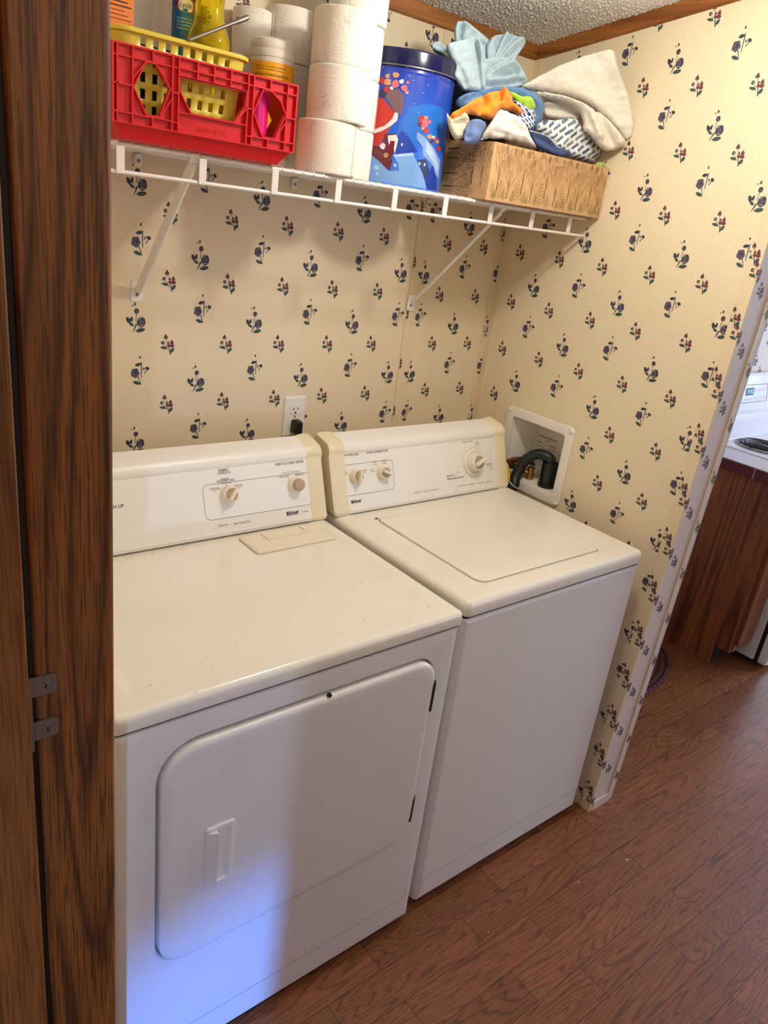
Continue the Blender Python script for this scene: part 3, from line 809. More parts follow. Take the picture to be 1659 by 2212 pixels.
for s, l, r, h in (('WATER LEVEL', (743.5, 986.6), (775, 982.6), .0058), ('WATER TEMPERATURE', (791, 981.4), (838, 975), .0058), ('SMALL', (740, 1023), (750.5, 1021.8), .0034), ('LOAD', (741, 1026.8), (750, 1025.8), .0034),
                   ('LARGE', (781.5, 1018), (791.5, 1016.8), .0034), ('LOAD', (783, 1022), (791.5, 1021), .0034), ('WARM', (804, 999.4), (814, 998.2), .0032), ('COLD', (806, 1004.4), (814, 1003.4), .0030),
                   ('WARM', (824.5, 997.2), (835, 996), .0032), ('WARM', (825.5, 1002), (835, 1000.8), .0030), ('COLD', (799, 1016), (807.5, 1015), .0032), ('COLD', (799.5, 1020), (807.5, 1019), .0030),
                   ('HOT', (837.5, 1010.8), (843, 1010), .0032), ('COLD', (837.5, 1015.4), (845, 1014.4), .0030), ('HEAVY DUTY', (999.5, 957.8), (1022, 954.2), .0046), ('NORMAL', (1049.5, 1005), (1063.5, 1003), .0044),
                   ('DELICATE', (964.8, 1031), (981.5, 1028.4), .0050), ('PERMANENT PRESS', (966, 1037.6), (1001, 1031.8), .0050), ('SUPER', (1026.5, 956.6), (1034, 955.4), .0028), ('REGULAR', (1025, 960), (1035, 958.6), .0028), ('SHORT', (1028, 963.8), (1035, 962.8), .0028),
                   ('REGULAR', (1054, 1008.6), (1064, 1007.2), .0026), ('SHORT', (1058, 1014), (1065, 1013), .0026), ('SHORT', (985, 1021.8), (993, 1020.6), .0026),
                   ('PUSH KNOB TO SELECT', (988.5, 1051.6), (1024.5, 1046), .0030), ('PULL TO START', (1029.5, 1045.2), (1045, 1043), .0030), ('PUSH TO STOP', (1050.5, 1042), (1065.5, 1039.8), .0030)):
    ptext(b, s, l, r, h)
b.mat('ink_grey')
for s, l, r, h in (('Heavy Duty', (895.5, 1065.6), (910, 1063.4), .0040), ('Extra Large Capacity Plus', (916.5, 1062.4), (947, 1057.8), .0040)):
    ptext(b, s, l, r, h)
dc = PC(1021, 999)
for k in range(30):
    a = 2 * PI * k / 30 + .1
    if k % 5 == 4: continue
    e = bx * math.cos(a) + up * math.sin(a); s0, s1 = (.043, .047) if k % 3 else (.043, .0515)
    b.bar(dc + PN * .0007 + e * s0, dc + PN * .0007 + e * s1, .0008, .0002, PN)
b.mat('ink')
for px in ((760.5, 1014.5), (770.5, 1012.4), (753, 1026), (784, 1024), (815.5, 1006.5), (826, 1004.5), (810, 1018.6), (836, 1012.5)):
    b.lathe([(.0009, 0), (.0009, .0001)], PC(*px, .0008), 8, PN)
logo(panel, (759, 1088), (781, 1084.4), .0095)
b.build('printed_lettering', panel, smooth=0)
for px, ang in (((768, 1029), 75), ((826.5, 1021), -25)):
    k, c = knob(wa, px, .0205, ('almond', 'tan'), depth=.018)
    e = bx * math.cos(math.radians(ang)) + up * math.sin(math.radians(ang))
    b = B('almond'); b.bar(c + PN * .022 - e * .017, c + PN * .022 + e * .017, .0075, .015, PN, .0025); b.build('pointer_ridge', k)
    b = B('tan'); b.lathe([(.0135, .0165), (.0135, .0182)], c, 24, PN); b.build('knob_face', k)
b = B('almond'); b.lathe([(.0400, 0), (.0400, .004), (.0375, .0065), (.034, .0075), (.033, .0060), (.0325, .006)], dc, 40, PN); dial = b.build('timer_dial', wa)
b = B('white_plastic', 'tan'); b.lathe([(.0285, .005), (.0285, .012), (.0265, .024), (.0240, .028), (.021, .029)], dc, 36, PN); dk = b.build('dial_knob', dial)
e = (bx * .93 + up * .36).normalized()
b = B('white_plastic'); b.bar(dc + PN * .033 - e * .022, dc + PN * .033 + e * .0235, .010, .018, PN, .003); b.build('pointer_ridge', dk)
b = B('tan'); b.lathe([(.020, .0275), (.020, .0296)], dc, 24, PN); b.build('knob_face', dk)

# ------------------------------------------------------------------ recessed washer box in the partition
wb = thing('washer_outlet_box', 'white recessed plastic utility box with printed clearance notice, set in the partition', 'outlet box', (XR, -0.29, 0.92))
b = B('white_plastic')
fx = lambda a, c, h: (XR - h, a, c)
b.loft(rrl(fx, (-0.428, -0.154, 0.912, 1.168), .018, [(0, .0005), (0, .0035), (.002, .0055), (.005, .006)]) +
       rrl(fx, (HY0, HY1, HZ0, HZ1), .012, [(-.004, .006), (0, .0045), (0, -.010)]), False, False)
b.build('flange', wb, smooth=35)
b = B('white_plastic')
b.loft(rrl(fx, (HY0, HY1, HZ0, HZ1), .012, [(0, -.004), (.0005, -.020)]) + rrl(fx, (HY0 + .012, HY1 - .036, HZ0 + .004, HZ1 - .020), .006, [(0, -.092)]), False, True)
inner = b.build('recess', wb, smooth=35)
b = B('dark_ink')
xb = XR + .0915
def wtext(s, y0, y1, z, h):
    put_text(b, s, (xb, y0, z), (xb, y1, z), h, (-1, 0, 0))
wtext('AVAILABLE CLEARANCE', -.226, -.305, 1.0765, .0064); wtext('AREA', -.256, -.274, 1.0665, .0064)
wtext('DEPTH', -.224, -.247, 1.0550, .0062); wtext('INCHES', -.277, -.303, 1.0550, .0062); wtext('WIDTH', -.224, -.247, 1.0430, .0062); wtext('INCHES', -.277, -.303, 1.0430, .0062)
for z in (1.0545, 1.0425): b.box(xb - .0002, xb, -.276, -.249, z, z + .0008)
b.build('printed_notice', inner, smooth=0)
for y, z in ((-0.416, 1.156), (-0.166, 1.156), (-0.416, 0.924), (-0.166, 0.924)):
    b = B('white_plastic'); b.lathe([(.0062, .0), (.0062, .002), (.0045, .004), (.001, .0046)], (XR - .006, y, z), 14, (-1, 0, 0)); b.build('fixing_cap', wb)

# standpipe, hoses, valves
sp = thing('standpipe', 'short black drain standpipe standing in the washer box', 'pipe', (.815, -.334, .945))
b = B('black_gloss'); b.lathe([(.0265, 0), (.0265, .076), (.0235, .0765), (.0235, .02)], (.815, -.334, .948), 28); b.lathe([(.029, .0), (.029, .010)], (.815, -.334, .946), 28); b.build('pipe', sp)
hs = thing('drain_hose', 'thick black drain hose arched into the standpipe', 'hose', (.75, -.23, .93))
path = [(.700, -.190, .800), (.722, -.215, .880)] + [tuple(U(u, v, 'x', x)) for u, v, x in ((1107, 1052, .737), (1113, 1031, .750), (1125, 1007, .766), (1142, 989, .782), (1161, 981, .796), (1179, 985, .807))] + [(.8130, -.328, 1.034), (.815, -.334, 1.015), (.815, -.334, .985)]
def smooth_path(P, n=6):
    P = [Vector(p) for p in P]; out = []
    for i in range(len(P) - 1):
        a, c, d, e = P[max(i - 1, 0)], P[i], P[i + 1], P[min(i + 2, len(P) - 1)]
        for k in range(n):
            t = k / n; out.append(0.5 * ((2 * c) + (d - a) * t + (2 * a - 5 * c + 4 * d - e) * t * t + (3 * c - a - 3 * d + e) * t ** 3))
    return out + [P[-1]]
sp_path = smooth_path(path)
b = B('black'); b.tube(sp_path, .0170, 20); b.build('hose', hs)
t = sp_path[11]; d = (sp_path[14] - sp_path[11]).normalized()
b = B('black'); b.lathe([(.0195, 0), (.0205, .004), (.0205, .022), (.0195, .026)], t - d * .010, 24, d); b.build('hose_cuff', hs)
b = B('white_plastic'); b.lathe([(.0212, .0), (.0212, .002)], t + d * .016, 24, d); b.build('cuff_ring', hs)
for nm, lab, p, mt in (('hot_water_valve', 'brass valve half hidden behind the arched drain hose', (.822, -.216, .946), 'brass'), ('cold_water_valve', 'brass valve standing clear between drain hose and standpipe', (.806, -.268, .944), 'brass')):
    v = thing(nm, lab, 'valve', p)
    x, y, z = p
    b = B('white_plastic'); b.lathe([(.026, 0), (.025, .002), (.013, .003)], p, 24); b.build('escutcheon', v)
    b = B(mt); b.lathe([(.012, .002), (.012, .010), (.0145, .012), (.0145, .022), (.011, .024), (.009, .034), (.0125, .036), (.0125, .044), (.006, .047), (.005, .054)], p, 20)
    b.cyl((x, y, z + .020), (x - .012, y + .020, z + .028), .0085, 14); b.cyl((x - .012, y + .020, z + .028), (x - .016, y + .027, z + .031), .0115, 6); b.build('valve_body', v)
    b = B('dark_steel'); b.lathe([(.004, .046), (.004, .052), (.012, .053), (.0125, .056), (.004, .058)], p, 16); b.bar((x - .003, y - .004, z + .060), (x + .003, y + .005, z + .0635), .006, .005, (0, 0, 1)); b.build('valve_handle', v)
fl = thing('supply_hose', 'slim black supply hose reaching a copper fitting in the washer box', 'hose', (.74, -.20, .96))
b = B('black'); b.tube(smooth_path([(.690, -.165, .880), (.712, -.185, .950), (.735, -.197, .972), (.765, -.208, .975), (.795, -.214, .974)]), .0085, 14); b.build('hose', fl)
b = B('copper'); b.cyl((.770, -.196, .987), (.835, -.193, .992), .0075, 14); b.build('fitting', fl)
b = B('steel'); b.cyl((.792, -.1955, .989), (.806, -.195, .990), .0105, 6); b.build('fitting_nut', fl)
ty = thing('cable_tie', 'bright yellow perforated plastic tie strap hanging behind the washer console', 'strap', (.715, -.19, .95))
b = B('yellow_tie', 'gap')
pth = smooth_path([(.712, -.165, 1.035)] + [tuple(U(u, v, 'x', x)) for u, v, x in ((1089, 1000, .722), (1093, 1016, .724), (1095, 1036, .726), (1099, 1056, .730))])
dirx = Vector((.55, -.83, 0)).normalized()
b.loft([[p - dirx * .011, p + dirx * .011, p + dirx * .011 + Vector((.0015, .001, 0)), p - dirx * .011 + Vector((.0015, .001, 0))] for p in pth]); b.mat('gap')
for i in (8, 13, 18):
    b.lathe([(.0022, 0), (.0022, .0004)], pth[i] - Vector((.0008, .0006, 0)), 10, (-.83, -.55, 0))
b.build('strap', ty)

# ------------------------------------------------------------------ outlet and plug on the back wall
ot = thing('wall_outlet', 'white duplex electrical outlet plate on the back wall above the dryer', 'outlet', (.049, 0, 1.13))
b = B('white_plastic'); b.loft(rrl(FY, (.014, .0845, 1.073, 1.188), .004, [(0, 0), (0, -.003), (.002, -.0052), (.006, -.006)], 4)); b.build('cover_plate', ot)
for z in (1.151, 1.110):
    b = B('white_plastic', 'gap'); b.loft(rrl(FY, (.0325, .0665, z - .0145, z + .0145), .010, [(0, -.0055), (0, -.0072), (.001, -.0078)], 6))
    b.mat('gap')
    for x, hh in ((.0425, .0042), (.0565, .0035)): b.box(x - .0012, x + .0012, -.0081, -.0077, z + .003 - hh, z + .003 + hh)
    b.lathe([(.0030, 0), (.0030, .0003)], (.0495, -.0078, z - .0085), 12, (0, -1, 0)); b.build('receptacle', ot)
b = B('steel'); b.lathe([(.0032, 0), (.003, .001)], (.0495, -.006, 1.1305), 12, (0, -1, 0)); b.build('plate_screw', ot)
pg = thing('power_plug', 'black power plug in the lower outlet socket', 'plug', (.0495, -.008, 1.10))
b = B('black_gloss')
b.loft(rrl(FY, (.0370, .0640, 1.084, 1.125), .007, [(.001, -.0082), (0, -.012), (.001, -.022), (.0035, -.034), (.007, -.038)], 4)); b.build('plug_body', pg)
b = B('black_gloss'); b.tube(smooth_path([(.0505, -.024, 1.100), (.0515, -.033, 1.080), (.052, -.036, 1.055), (.052, -.038, 1.00), (.052, -.05, .90)]), [.010] * 7 + [.0058] * 18, 14); b.build('cord', pg)

# ================================================================== THE SHELF
SZ = 1.7457
ST = SZ + 0.0062                    # what stands on the wires stands here
sh = thing('wire_shelf', 'white coated wire shelf with a front lip, fixed to the back wall', 'shelf', (0, -.15, SZ))
b = B('white_coat')
x = -0.790
while x < XR - .008:
    b.tube([(x, -.004, SZ + .0046), (x, -.300, SZ + .0046), (x, -.3065, SZ + .0040), (x, -.3095, SZ - .001)], .00155, 8); x += .0254
b.build('deck_wires', sh)
for y, z, r, n in ((-.305, SZ, .0036, 'front_rod'), (-.006, SZ, .0032, 'rear_rod'), (-.105, SZ, .0030, 'middle_rod'), (-.205, SZ, .0030, 'middle_rod'), (-.305, 1.701, .0036, 'lip_rod')):
    b = B('white_coat'); b.cyl((-.795, y, z), (XR - .004, y, z), r, 12); b.build(n, sh)
for px in (-.558, -.403, -.2475, -.0925, .0635, .2195, .3765, .5335, .690):
    b = B('white_coat'); b.box(px - .0075, px + .0075, -.3115, -.3085, 1.6985, SZ - .002, .0012); b.build('lip_post', sh)
for nm, bx0, ux, lab in (('shelf_bracket', -.404, -.416, 'white diagonal shelf brace below the red crate'), ('shelf_bracket', .422, .430, 'white diagonal shelf brace below the tree print cardboard box')):
    br = thing(nm, lab, 'bracket', (bx0, -.002, 1.435), 'shelf braces')
    b = B('white_coat'); b.bar((bx0, -.008, 1.455), (ux, -.296, 1.733), .0175, .009, (0, -1, 1), .0025)
    b.bar((ux, -.296, 1.733), (ux, -.305, SZ + .005), .0175, .006, (0, -1, 1), .002); b.build('brace', br)
    b = B('white_coat')
    pl = [(-.0125, .045), (-.0145, .020), (-.0145, .004), (-.011, .0005), (0, 0), (.011, .0005), (.0145, .004), (.0145, .020), (.0125, .045)]
    off = .004 if bx0 > 0 else 0.0
    b.loft([[(bx0 + q, -.0005 - off, 1.432 + w) for q, w in pl], [(bx0 + q, -.0028 - off, 1.432 + w) for q, w in pl]]); b.build('foot_plate', br)
    b = B('steel'); b.lathe([(.0042, 0), (.004, .0015), (.002, .0024)], (bx0, -.0028 - off, 1.4475), 14, (0, -1, 0)); b.bar((bx0 - .0025, -.0053 - off, 1.4475), (bx0 + .0025, -.0053 - off, 1.4475), .0009, .0004); b.build('screw', br)
for cx, lab in ((-.404, 'small white wall clip of the wire shelf above the left brace'), (-.009, 'small white wall clip of the wire shelf midway between the braces'), (.4365, 'small white wall clip of the wire shelf on the wall batten')):
    c = thing('shelf_clip', lab, 'clip', (cx, -.002, 1.725), 'shelf wall clips')
    o_ = .0035 if cx > .4 else 0.0
    b = B('white_coat'); b.loft(rrl(FY, (cx - .0085, cx + .0085, 1.716, 1.7415), .005, [(0, -.0005 - o_), (0, -.004 - o_), (.002, -.006 - o_)], 4)); b.box(cx - .006, cx + .006, -.0125, -.001 - o_, 1.738, 1.7415, .001); b.build('clip_body', c)
    b = B('steel'); b.lathe([(.0038, 0), (.0035, .0015), (.0015, .0022)], (cx, -.006 - o_, 1.7265), 14, (0, -1, 0)); b.build('screw', c)

# ------------------------------------------------------------------ plates with holes
def inside(p, poly):
    x, y = p; c = False; n = len(poly); j = n - 1
    for i in range(n):
        xi, yi = poly[i]; xj, yj = poly[j]
        if (yi > y) != (yj > y) and x < (xj - xi) * (y - yi) / (yj - yi) + xi: c = not c
        j = i
    return c
def tri(loops, extra=()):
    """triangles of the first loop minus the others; returns (points, triangles)"""
    V = []; E = []
    for L in loops:
        k = len(V); V += [Vector(p) for p in L]; E += [(k + i, k + (i + 1) % len(L)) for i in range(len(L))]
    V += [Vector(p) for p in extra]
    vo, eo, fo, *_ = delaunay_2d_cdt(V, E, [], 0, 1e-7)
    T = []
    for f in fo:
        c = sum((vo[i] for i in f), Vector((0, 0))) / len(f)
        if inside(c, loops[0]) and not any(inside(c, h) for h in loops[1:]): T.append(list(f))
    return vo, T
def plate(b, f, outer, holes, h0, h1):
    """sheet between h0 and h1 with holes; f maps (a, b, h)"""
    V, T = tri([outer] + holes)
    A = [b.bm.verts.new(f(v.x, v.y, h0)) for v in V]; C = [b.bm.verts.new(f(v.x, v.y, h1)) for v in V]
    cnt = {}
    for t in T:
        b._f([A[i] for i in t]); b._f([C[i] for i in t][::-1])
        for i in range(len(t)):
            e = (t[i], t[(i + 1) % len(t)]); cnt[tuple(sorted(e))] = cnt.get(tuple(sorted(e)), 0) + 1
    for (i, j), n in cnt.items():
        if n == 1: b._f([A[i], A[j], C[j], C[i]])

# ------------------------------------------------------------------ red crate
cr = thing('plastic_crate', 'red plastic crate with hexagonal cutouts on the wire shelf', 'crate', (-.405, -.2, ST))
CX0, CX1, CY0, CY1, CZ0, CZ1 = -.583, -.228, -.3425, -.045, 1.777, 1.8945
hexL = [(-.526, 1.8745), (-.509, 1.8755), (-.4825, 1.842), (-.501, 1.7965), (-.5245, 1.7955), (-.547, 1.834)]
trap = [(-.4665, 1.864), (-.3365, 1.864), (-.3385, 1.840), (-.360, 1.8105), (-.444, 1.8105), (-.4665, 1.843)]
hexR = [(-.302, 1.8755), (-.284, 1.8745), (-.263, 1.8600), (-.2515, 1.840), (-.2725, 1.7965), (-.299, 1.7955), (-.3205, 1.834)]
def crate_front(b, f, y0, y1, rib):
    plate(b, f, rrect(CX0, CX1, CZ0, CZ1, .004, 3), [hexL, trap, hexR], y0, y1)
    cnt = [0]
    def R(x0, z0, x1, z1, w=.0024):
        cnt[0] += 1; e = rib + .00009 * (cnt[0] % 23)
        b.bar(f(x0, z0, e), f(x1, z1, e), w + .00003 * (cnt[0] % 7), .0105, (0, 1, 0))
    for x in (-.575, -.549, -.4795, -.468, -.3345, -.3230, -.2510): R(x, CZ0, x, CZ1)
    for x in (-.514, -.288): R(x, 1.876, x, CZ1); R(x, CZ0, x, 1.795)
    for x in (-.4335, -.4020, -.3690): R(x, 1.865, x, CZ1)
    R(CX0, CZ1 - .0013, CX1, CZ1 - .0013, .003); R(CX0, CZ0 + .0012, CX1, CZ0 + .0012); R(CX0 + .0015, CZ0, CX0 + .0015, CZ1, .003); R(CX1 - .0015, CZ0, CX1 - .0015, CZ1, .003)
    R(CX0, 1.8765, -.549, 1.8765); R(-.549, 1.8765, -.468, 1.8765); R(-.468, 1.8775, -.3345, 1.8775); R(-.3345, 1.8765, CX1, 1.8765)
    R(-.468, 1.8650, -.3345, 1.8650)
    R(CX0, 1.835, -.549, 1.835); R(-.4795, 1.838, -.468, 1.838); R(-.3345, 1.838, -.323, 1.838); R(-.251, 1.836, CX1, 1.836)
    R(CX0, 1.7935, -.4795, 1.7935); R(-.4795, 1.7925, -.468, 1.7925); R(-.3345, 1.7925, -.323, 1.7925); R(-.323, 1.7935, CX1, 1.7935); R(-.468, 1.8095, -.3345, 1.8095)
    for h in (hexL, hexR, trap):
        for i in range(len(h)):
            a, c = h[i], h[(i + 1) % len(h)]; R(a[0], a[1], c[0], c[1], .0022)
    for a, c in (((-.547, 1.834), (-.549, 1.8345)), ((-.501, 1.7965), (-.4795, 1.828)), ((-.3385, 1.840), (-.3345, 1.846)), ((-.360, 1.8105), (-.3345, 1.838)), ((-.2725, 1.7965), (-.251, 1.828)), ((-.526, 1.8745), (-.549, 1.846))):
        R(a[0], a[1], c[0], c[1])
b = B('red'); crate_front(b, FY, CY0 + .0080, CY0 + .0105, CY0 + .0053)
p0, p1 = U(428, 291, 'y', CY0), U(489, 302, 'y', CY0)
put_text(b, '16/20P-1HD-24', (p0.x, CY0 + .0072, 1.7845), (p1.x, CY0 + .0072, 1.7845), .0085, (0, -1, 0))
for k in range(3): b.box(-.457, -.440, CY0 + .0072, CY0 + .0084, 1.792 + k * .0035, 1.7935 + k * .0035)
b.lathe([(.004, 0), (.004, .001)], (-.460, CY0 + .0082, 1.802), 10, (0, -1, 0))
b.build('front_wall', cr, smooth=0)
b = B('red'); plate(b, FY, rrect(CX0, CX1, CZ0, CZ1, .004, 3), [hexL, trap, hexR], CY1 - .003, CY1); b.build('back_wall', cr, smooth=30)
for xs, n in ((CX0, 1), (CX1 - .004, 1)):
    b = B('red')
    sl = [(-.215, 1.8745), (-.190, 1.8745), (-.150, 1.834), (-.190, 1.7955), (-.215, 1.7955), (-.255, 1.834)]
    plate(b, lambda a, c, h: (h, a, c), [(CY0 + .006, CZ0), (CY1 - .003, CZ0), (CY1 - .003, CZ1), (CY0 + .006, CZ1)], [sl], xs, xs + .004); b.build('side_wall', cr, smooth=30)
b = B('red')
b.loft(rrl(FZ, (CX0 + .016, CX1 - .018, CY0 + .016, CY1 - .014), .008, [(.008, ST), (.004, ST + .0005), (0, ST + .006)], 4) + rrl(FZ, (CX0 + .004, CX1 - .004, CY0 + .004, CY1 - .003), .004, [(.003, CZ0 - .001), (.0, CZ0 + .002)], 4), True, True)
b.build('base', cr, smooth=30)

# ------------------------------------------------------------------ yellow basket
bk = thing('plastic_basket', 'yellow plastic basket with square holes inside the red crate', 'basket', (-.45, -.2, CZ0 + .003))
b = B('yellow_plastic')
RX0, RX1, RY0, RY1 = -.570, -.324, -.3225, -.085
per = rrect(RX0, RX1, RY0, RY1, .028, 4)
# dense loop with columns of holes on the long sides
def basket_loop(i, z):
    out = []
    x0, x1, y0, y1, r = RX0 + i, RX1 - i, RY0 + i, RY1 - i, max(.028 - i * .5, .010)
    for (cx, cy, a0, along) in ((x0 + r, y0 + r, PI, 'x'), (x1 - r, y0 + r, 1.5 * PI, 'y'), (x1 - r, y1 - r, 0, '-x'), (x0 + r, y1 - r, .5 * PI, '-y')):
        for k in range(5):
            a = a0 + .5 * PI * k / 5; out.append((cx + r * math.cos(a), cy + r * math.sin(a), z, False))
        n = 17 if 'x' in along else 15
        L = {'x': (x1 - r) - (x0 + r), '-x': (x1 - r) - (x0 + r), 'y': (y1 - r) - (y0 + r), '-y': (y1 - r) - (y0 + r)}[along]
        for k in range(n):
            t = (k + (.0 if k % 2 == 0 else .16)) / n * L + (0 if k % 2 else -.0) if k else 0.0
            p = {'x': (x0 + r + t, y0), 'y': (x1, y0 + r + t), '-x': (x1 - r - t, y1), '-y': (x0, y1 - r - t)}[along]
            out.append((p[0], p[1], z, k % 2 == 1))
    return out
zs = [CZ0 + .003, CZ0 + .012]
hz = [(1.7975, 1.8125), (1.8215, 1.8365), (1.8465, 1.8615), (1.8715, 1.8865), (1.8985, 1.9125)]
levels = [(CZ0 + .003, 0), (1.790, 0)]
for a, c in hz: levels += [(a, 1), (c, 0)]
levels += [(1.9165, 0)]
lp = [basket_loop(.016 * (1.9165 - z) / .136, z) for z, _ in levels]
vs = [[b.bm.verts.new(p[:3]) for p in L] for L in lp]
n = len(lp[0])
for li in range(len(levels) - 1):
    for i in range(n):
        j = (i + 1) % n
        if levels[li][1] == 1 and lp[0][i][3]: continue
        b._f([vs[li][i], vs[li][j], vs[li + 1][j], vs[li + 1][i]])
b._f(vs[0][::-1])
ob = b.build('basket_body', bk, smooth=35, keep_normals=True)
md = ob.modifiers.new('thickness', 'SOLIDIFY'); md.thickness = .0022; md.offset = -1
b = B('yellow_plastic')
b.loft(rrl(FZ, (RX0, RX1, RY0, RY1), .028, [(.002, 1.9150), (0, 1.9155), (-.0065, 1.9150), (-.0075, 1.9170), (-.0070, 1.9205), (-.003, 1.9228), (.001, 1.9228), (.003, 1.9205), (.0025, 1.9150)], 6), False, False)
b.build('rim', bk, smooth=50)

# things in the basket
BZ = CZ0 + .0045
oc = thing('carton', 'orange printed carton at the left end of the yellow basket', 'carton', (-.527, -.19, BZ))
b = B('orange_card'); b.box(-.556, -.498, -.216, -.172, BZ, 2.045, .0015); cb = b.build('carton_body', oc)
b = B('dark_ink')
for k in range(12):
    z = 1.945 + k * .0065; b.box(-.552, -.503 - .006 * (k % 3), -.2163, -.2160, z, z + (.0022 if k in (3, 4) else .0011))
b.build('printed_lines', oc, smooth=0)
bb = thing('dark_filler', 'black filler added to darken the left holes of the yellow basket', 'filler', (-.49, -.28, BZ))
b = B('black_gloss'); b.loft(rrl(FZ, (-.548, -.425, -.301, -.236), .02, [(.012, BZ), (.003, BZ + .01), (0, BZ + .05), (.003, BZ + .09), (.008, BZ + .115), (.02, BZ + .126)], 5), True, True); b.build('filler_body', bb)  # added dark bulk, makes the basket's left holes look dark
cb_ = thing('clear_bottle', 'clear plastic bottle with a faded label in the yellow basket', 'bottle', (-.457, -.190, BZ))
c = (-.457, -.190, BZ)
b = B('clear'); b.lathe([(.034, 0), (.037, .004), (.037, .235), (.034, .250), (.018, .272), (.013, .278), (.013, .292)], c, 36); b.build('bottle_body', cb_)
b = B('badge_white'); b.lathe([(.0150, .286), (.0150, .304), (.0135, .306)], c, 24); b.build('cap', cb_)
b = B('white_plastic', 'ink_grey')
b.loft([[(c[0] + .0335 * math.cos(a), c[1] + .0335 * math.sin(a), z) for a in [PI * (-.05 + .62 * k / 14) for k in range(15)]] for z in (BZ + .13, BZ + .228)], False, False, closed=False)
b.build('label', cb_)
ae = thing('aerosol_can', 'blue aerosol can with a red rimmed badge in the yellow basket', 'can', (-.371, -.140, BZ))
c = Vector((-.371, -.140, BZ))
b = B('can_blue'); b.lathe([(.0270, 0), (.0285, .003), (.0285, .212), (.026, .219), (.022, .224)], c, 36); b.build('can_body', ae)
b = B('can_cap'); b.lathe([(.0255, .219), (.0262, .222), (.0262, .262), (.024, .268)], c, 32); b.build('cap', ae)
def wrap(c, r, a0, w, z, h, n=14):
    """strip on a cylinder of radius r round c, w radians wide, centred on the angle a0"""
    return [[Vector((c[0] + r * math.cos(a0 - w / 2 + w * k / n), c[1] + r * math.sin(a0 - w / 2 + w * k / n), q)) for k in range(n + 1)] for q in (z, z + h)]
def wrap_poly(b, c, r, a0, pts):
    b.poly([Vector((c[0] + r * math.cos(a0 + u / r), c[1] + r * math.sin(a0 + u / r), z)) for u, z in pts])
def wrap_text(b, s, c, r, a0, u0, u1, z, h):
    me, x0, x1, y0, y1 = text_mesh(s); k = (u1 - u0) / (x1 - x0)
    vs = []
    for v in me.vertices:
        u = u0 + (v.co.x - x0) * k; a = a0 + u / r; vs.append(b.bm.verts.new((c[0] + r * math.cos(a), c[1] + r * math.sin(a), z + v.co.y * h / .72)))
    for p in me.polygons: b._f([vs[i] for i in p.vertices])
ca = math.atan2(CAM[1] - c.y, CAM[0] - c.x) + .12
b = B('badge_red', 'badge_white', 'ink')
for mt, k, rr in (('badge_red', 1.0, .0288), ('badge_white', .84, .0290)):
    b.mat(mt); wrap_poly(b, c, rr, ca, [(.0165 * k * math.copysign(abs(math.cos(2 * PI * q / 24)) ** .6, math.cos(2 * PI * q / 24)), 2.004 + .0125 * k * math.copysign(abs(math.sin(2 * PI * q / 24)) ** .7, math.sin(2 * PI * q / 24))) for q in range(24)])
b.mat('can_cap'); wrap_text(b, 'cyclo', c, .0293, ca, -.011, .011, 2.000, .0095)
b.build('badge', ae, smooth=0)
b = B('badge_white', 'badge_red')
for k, (s, w) in enumerate((('Just spray it on', .014), ('the way cleaning', .015), ('air freshening', .013), ('Professional', .011))):
    wrap_text(b, s, c, .0289, ca, -.016, -.016 + 2 * w, 1.981 - k * .0055, .0034)
b.mat('badge_red'); wrap_text(b, 'Stop 99', c, .0289, ca, -.008, .012, 1.954, .0042)
b.build('label_print', ae, smooth=0)
yb = thing('yellow_spray_bottle', 'translucent yellow bottle with a pinched waist in the yellow basket', 'bottle', (-.336 - .008, -.2, BZ))
c = (-.350, -.205, BZ)
b = B('yellow_liquid'); b.lathe([(.034, 0), (.038, .004), (.039, .120), (.040, .155), (.0405, .166), (.0385, .176), (.0335, .187), (.0295, .197), (.0270, .210), (.0268, .228), (.0288, .248), (.0275, .262), (.020, .276), (.013, .284), (.013, .296)], c, 12); b.build('bottle_body', yb)
b = B('badge_white'); b.lathe([(.0150, .288), (.0150, .312), (.012, .316)], c, 24); b.build('cap', yb)
b = B('label_bright'); b.loft(wrap(c, .0392, math.atan2(CAM[1] - c[1], CAM[0] - c[0]), 1.6, BZ + .03, .085), False, False, closed=False); b.build('label', yb)
db = thing('dark_bottle', 'slate dark bottle behind the yellow bottle', 'bottle', (-.2905, -.115, BZ))
b = B('dark_bottle'); b.lathe([(.018, 0), (.0195, .003), (.0195, .165), (.016, .175), (.010, .184), (.010, .200)], (-.2900, -.115, BZ - .002), 28); b.build('bottle_body', db)
b = B('gap'); b.lathe([(.0118, .190), (.0118, .212), (.010, .214)], (-.2900, -.115, BZ - .002), 20); b.build('cap', db)
rd = thing('metal_rod', 'thin grey metal rod lying across the yellow basket rim', 'rod', (-.39, -.31, 1.93))
a, e = Vector((-.4445, -.331, 1.9245)), Vector((-.331, -.322, 1.984))
d = (e - a).normalized()
b = B('steel'); b.tube([a - d * .004, a, a + d * .03, e - d * .035, e - d * .026, e - d * .005, e], [.0022, .0031, .0031, .0031, .0044, .0048, .0030], 14); b.build('rod_shaft', rd)
b = B('dark_steel'); b.cyl(e - d * .026 + Vector((0, 0, .003)), e - d * .026 + Vector((0, 0, .0072)), .0016, 10); b.build('rod_pin', rd)
pb = thing('pink_bottle', 'magenta bottle seen through the right cutout of the red crate', 'bottle', (-.283, -.265, BZ))
b = B('pink'); b.lathe([(.0165, 0), (.0190, .003), (.0190, .070), (.0180, .090), (.012, .098), (.010, .104)], (-.2905, -.302, BZ), 32); b.build('bottle_body', pb)
b = B('pink'); b.lathe([(.0125, .100), (.0125, .108), (.011, .110)], (-.2905, -.302, BZ), 20); b.build('cap', pb)

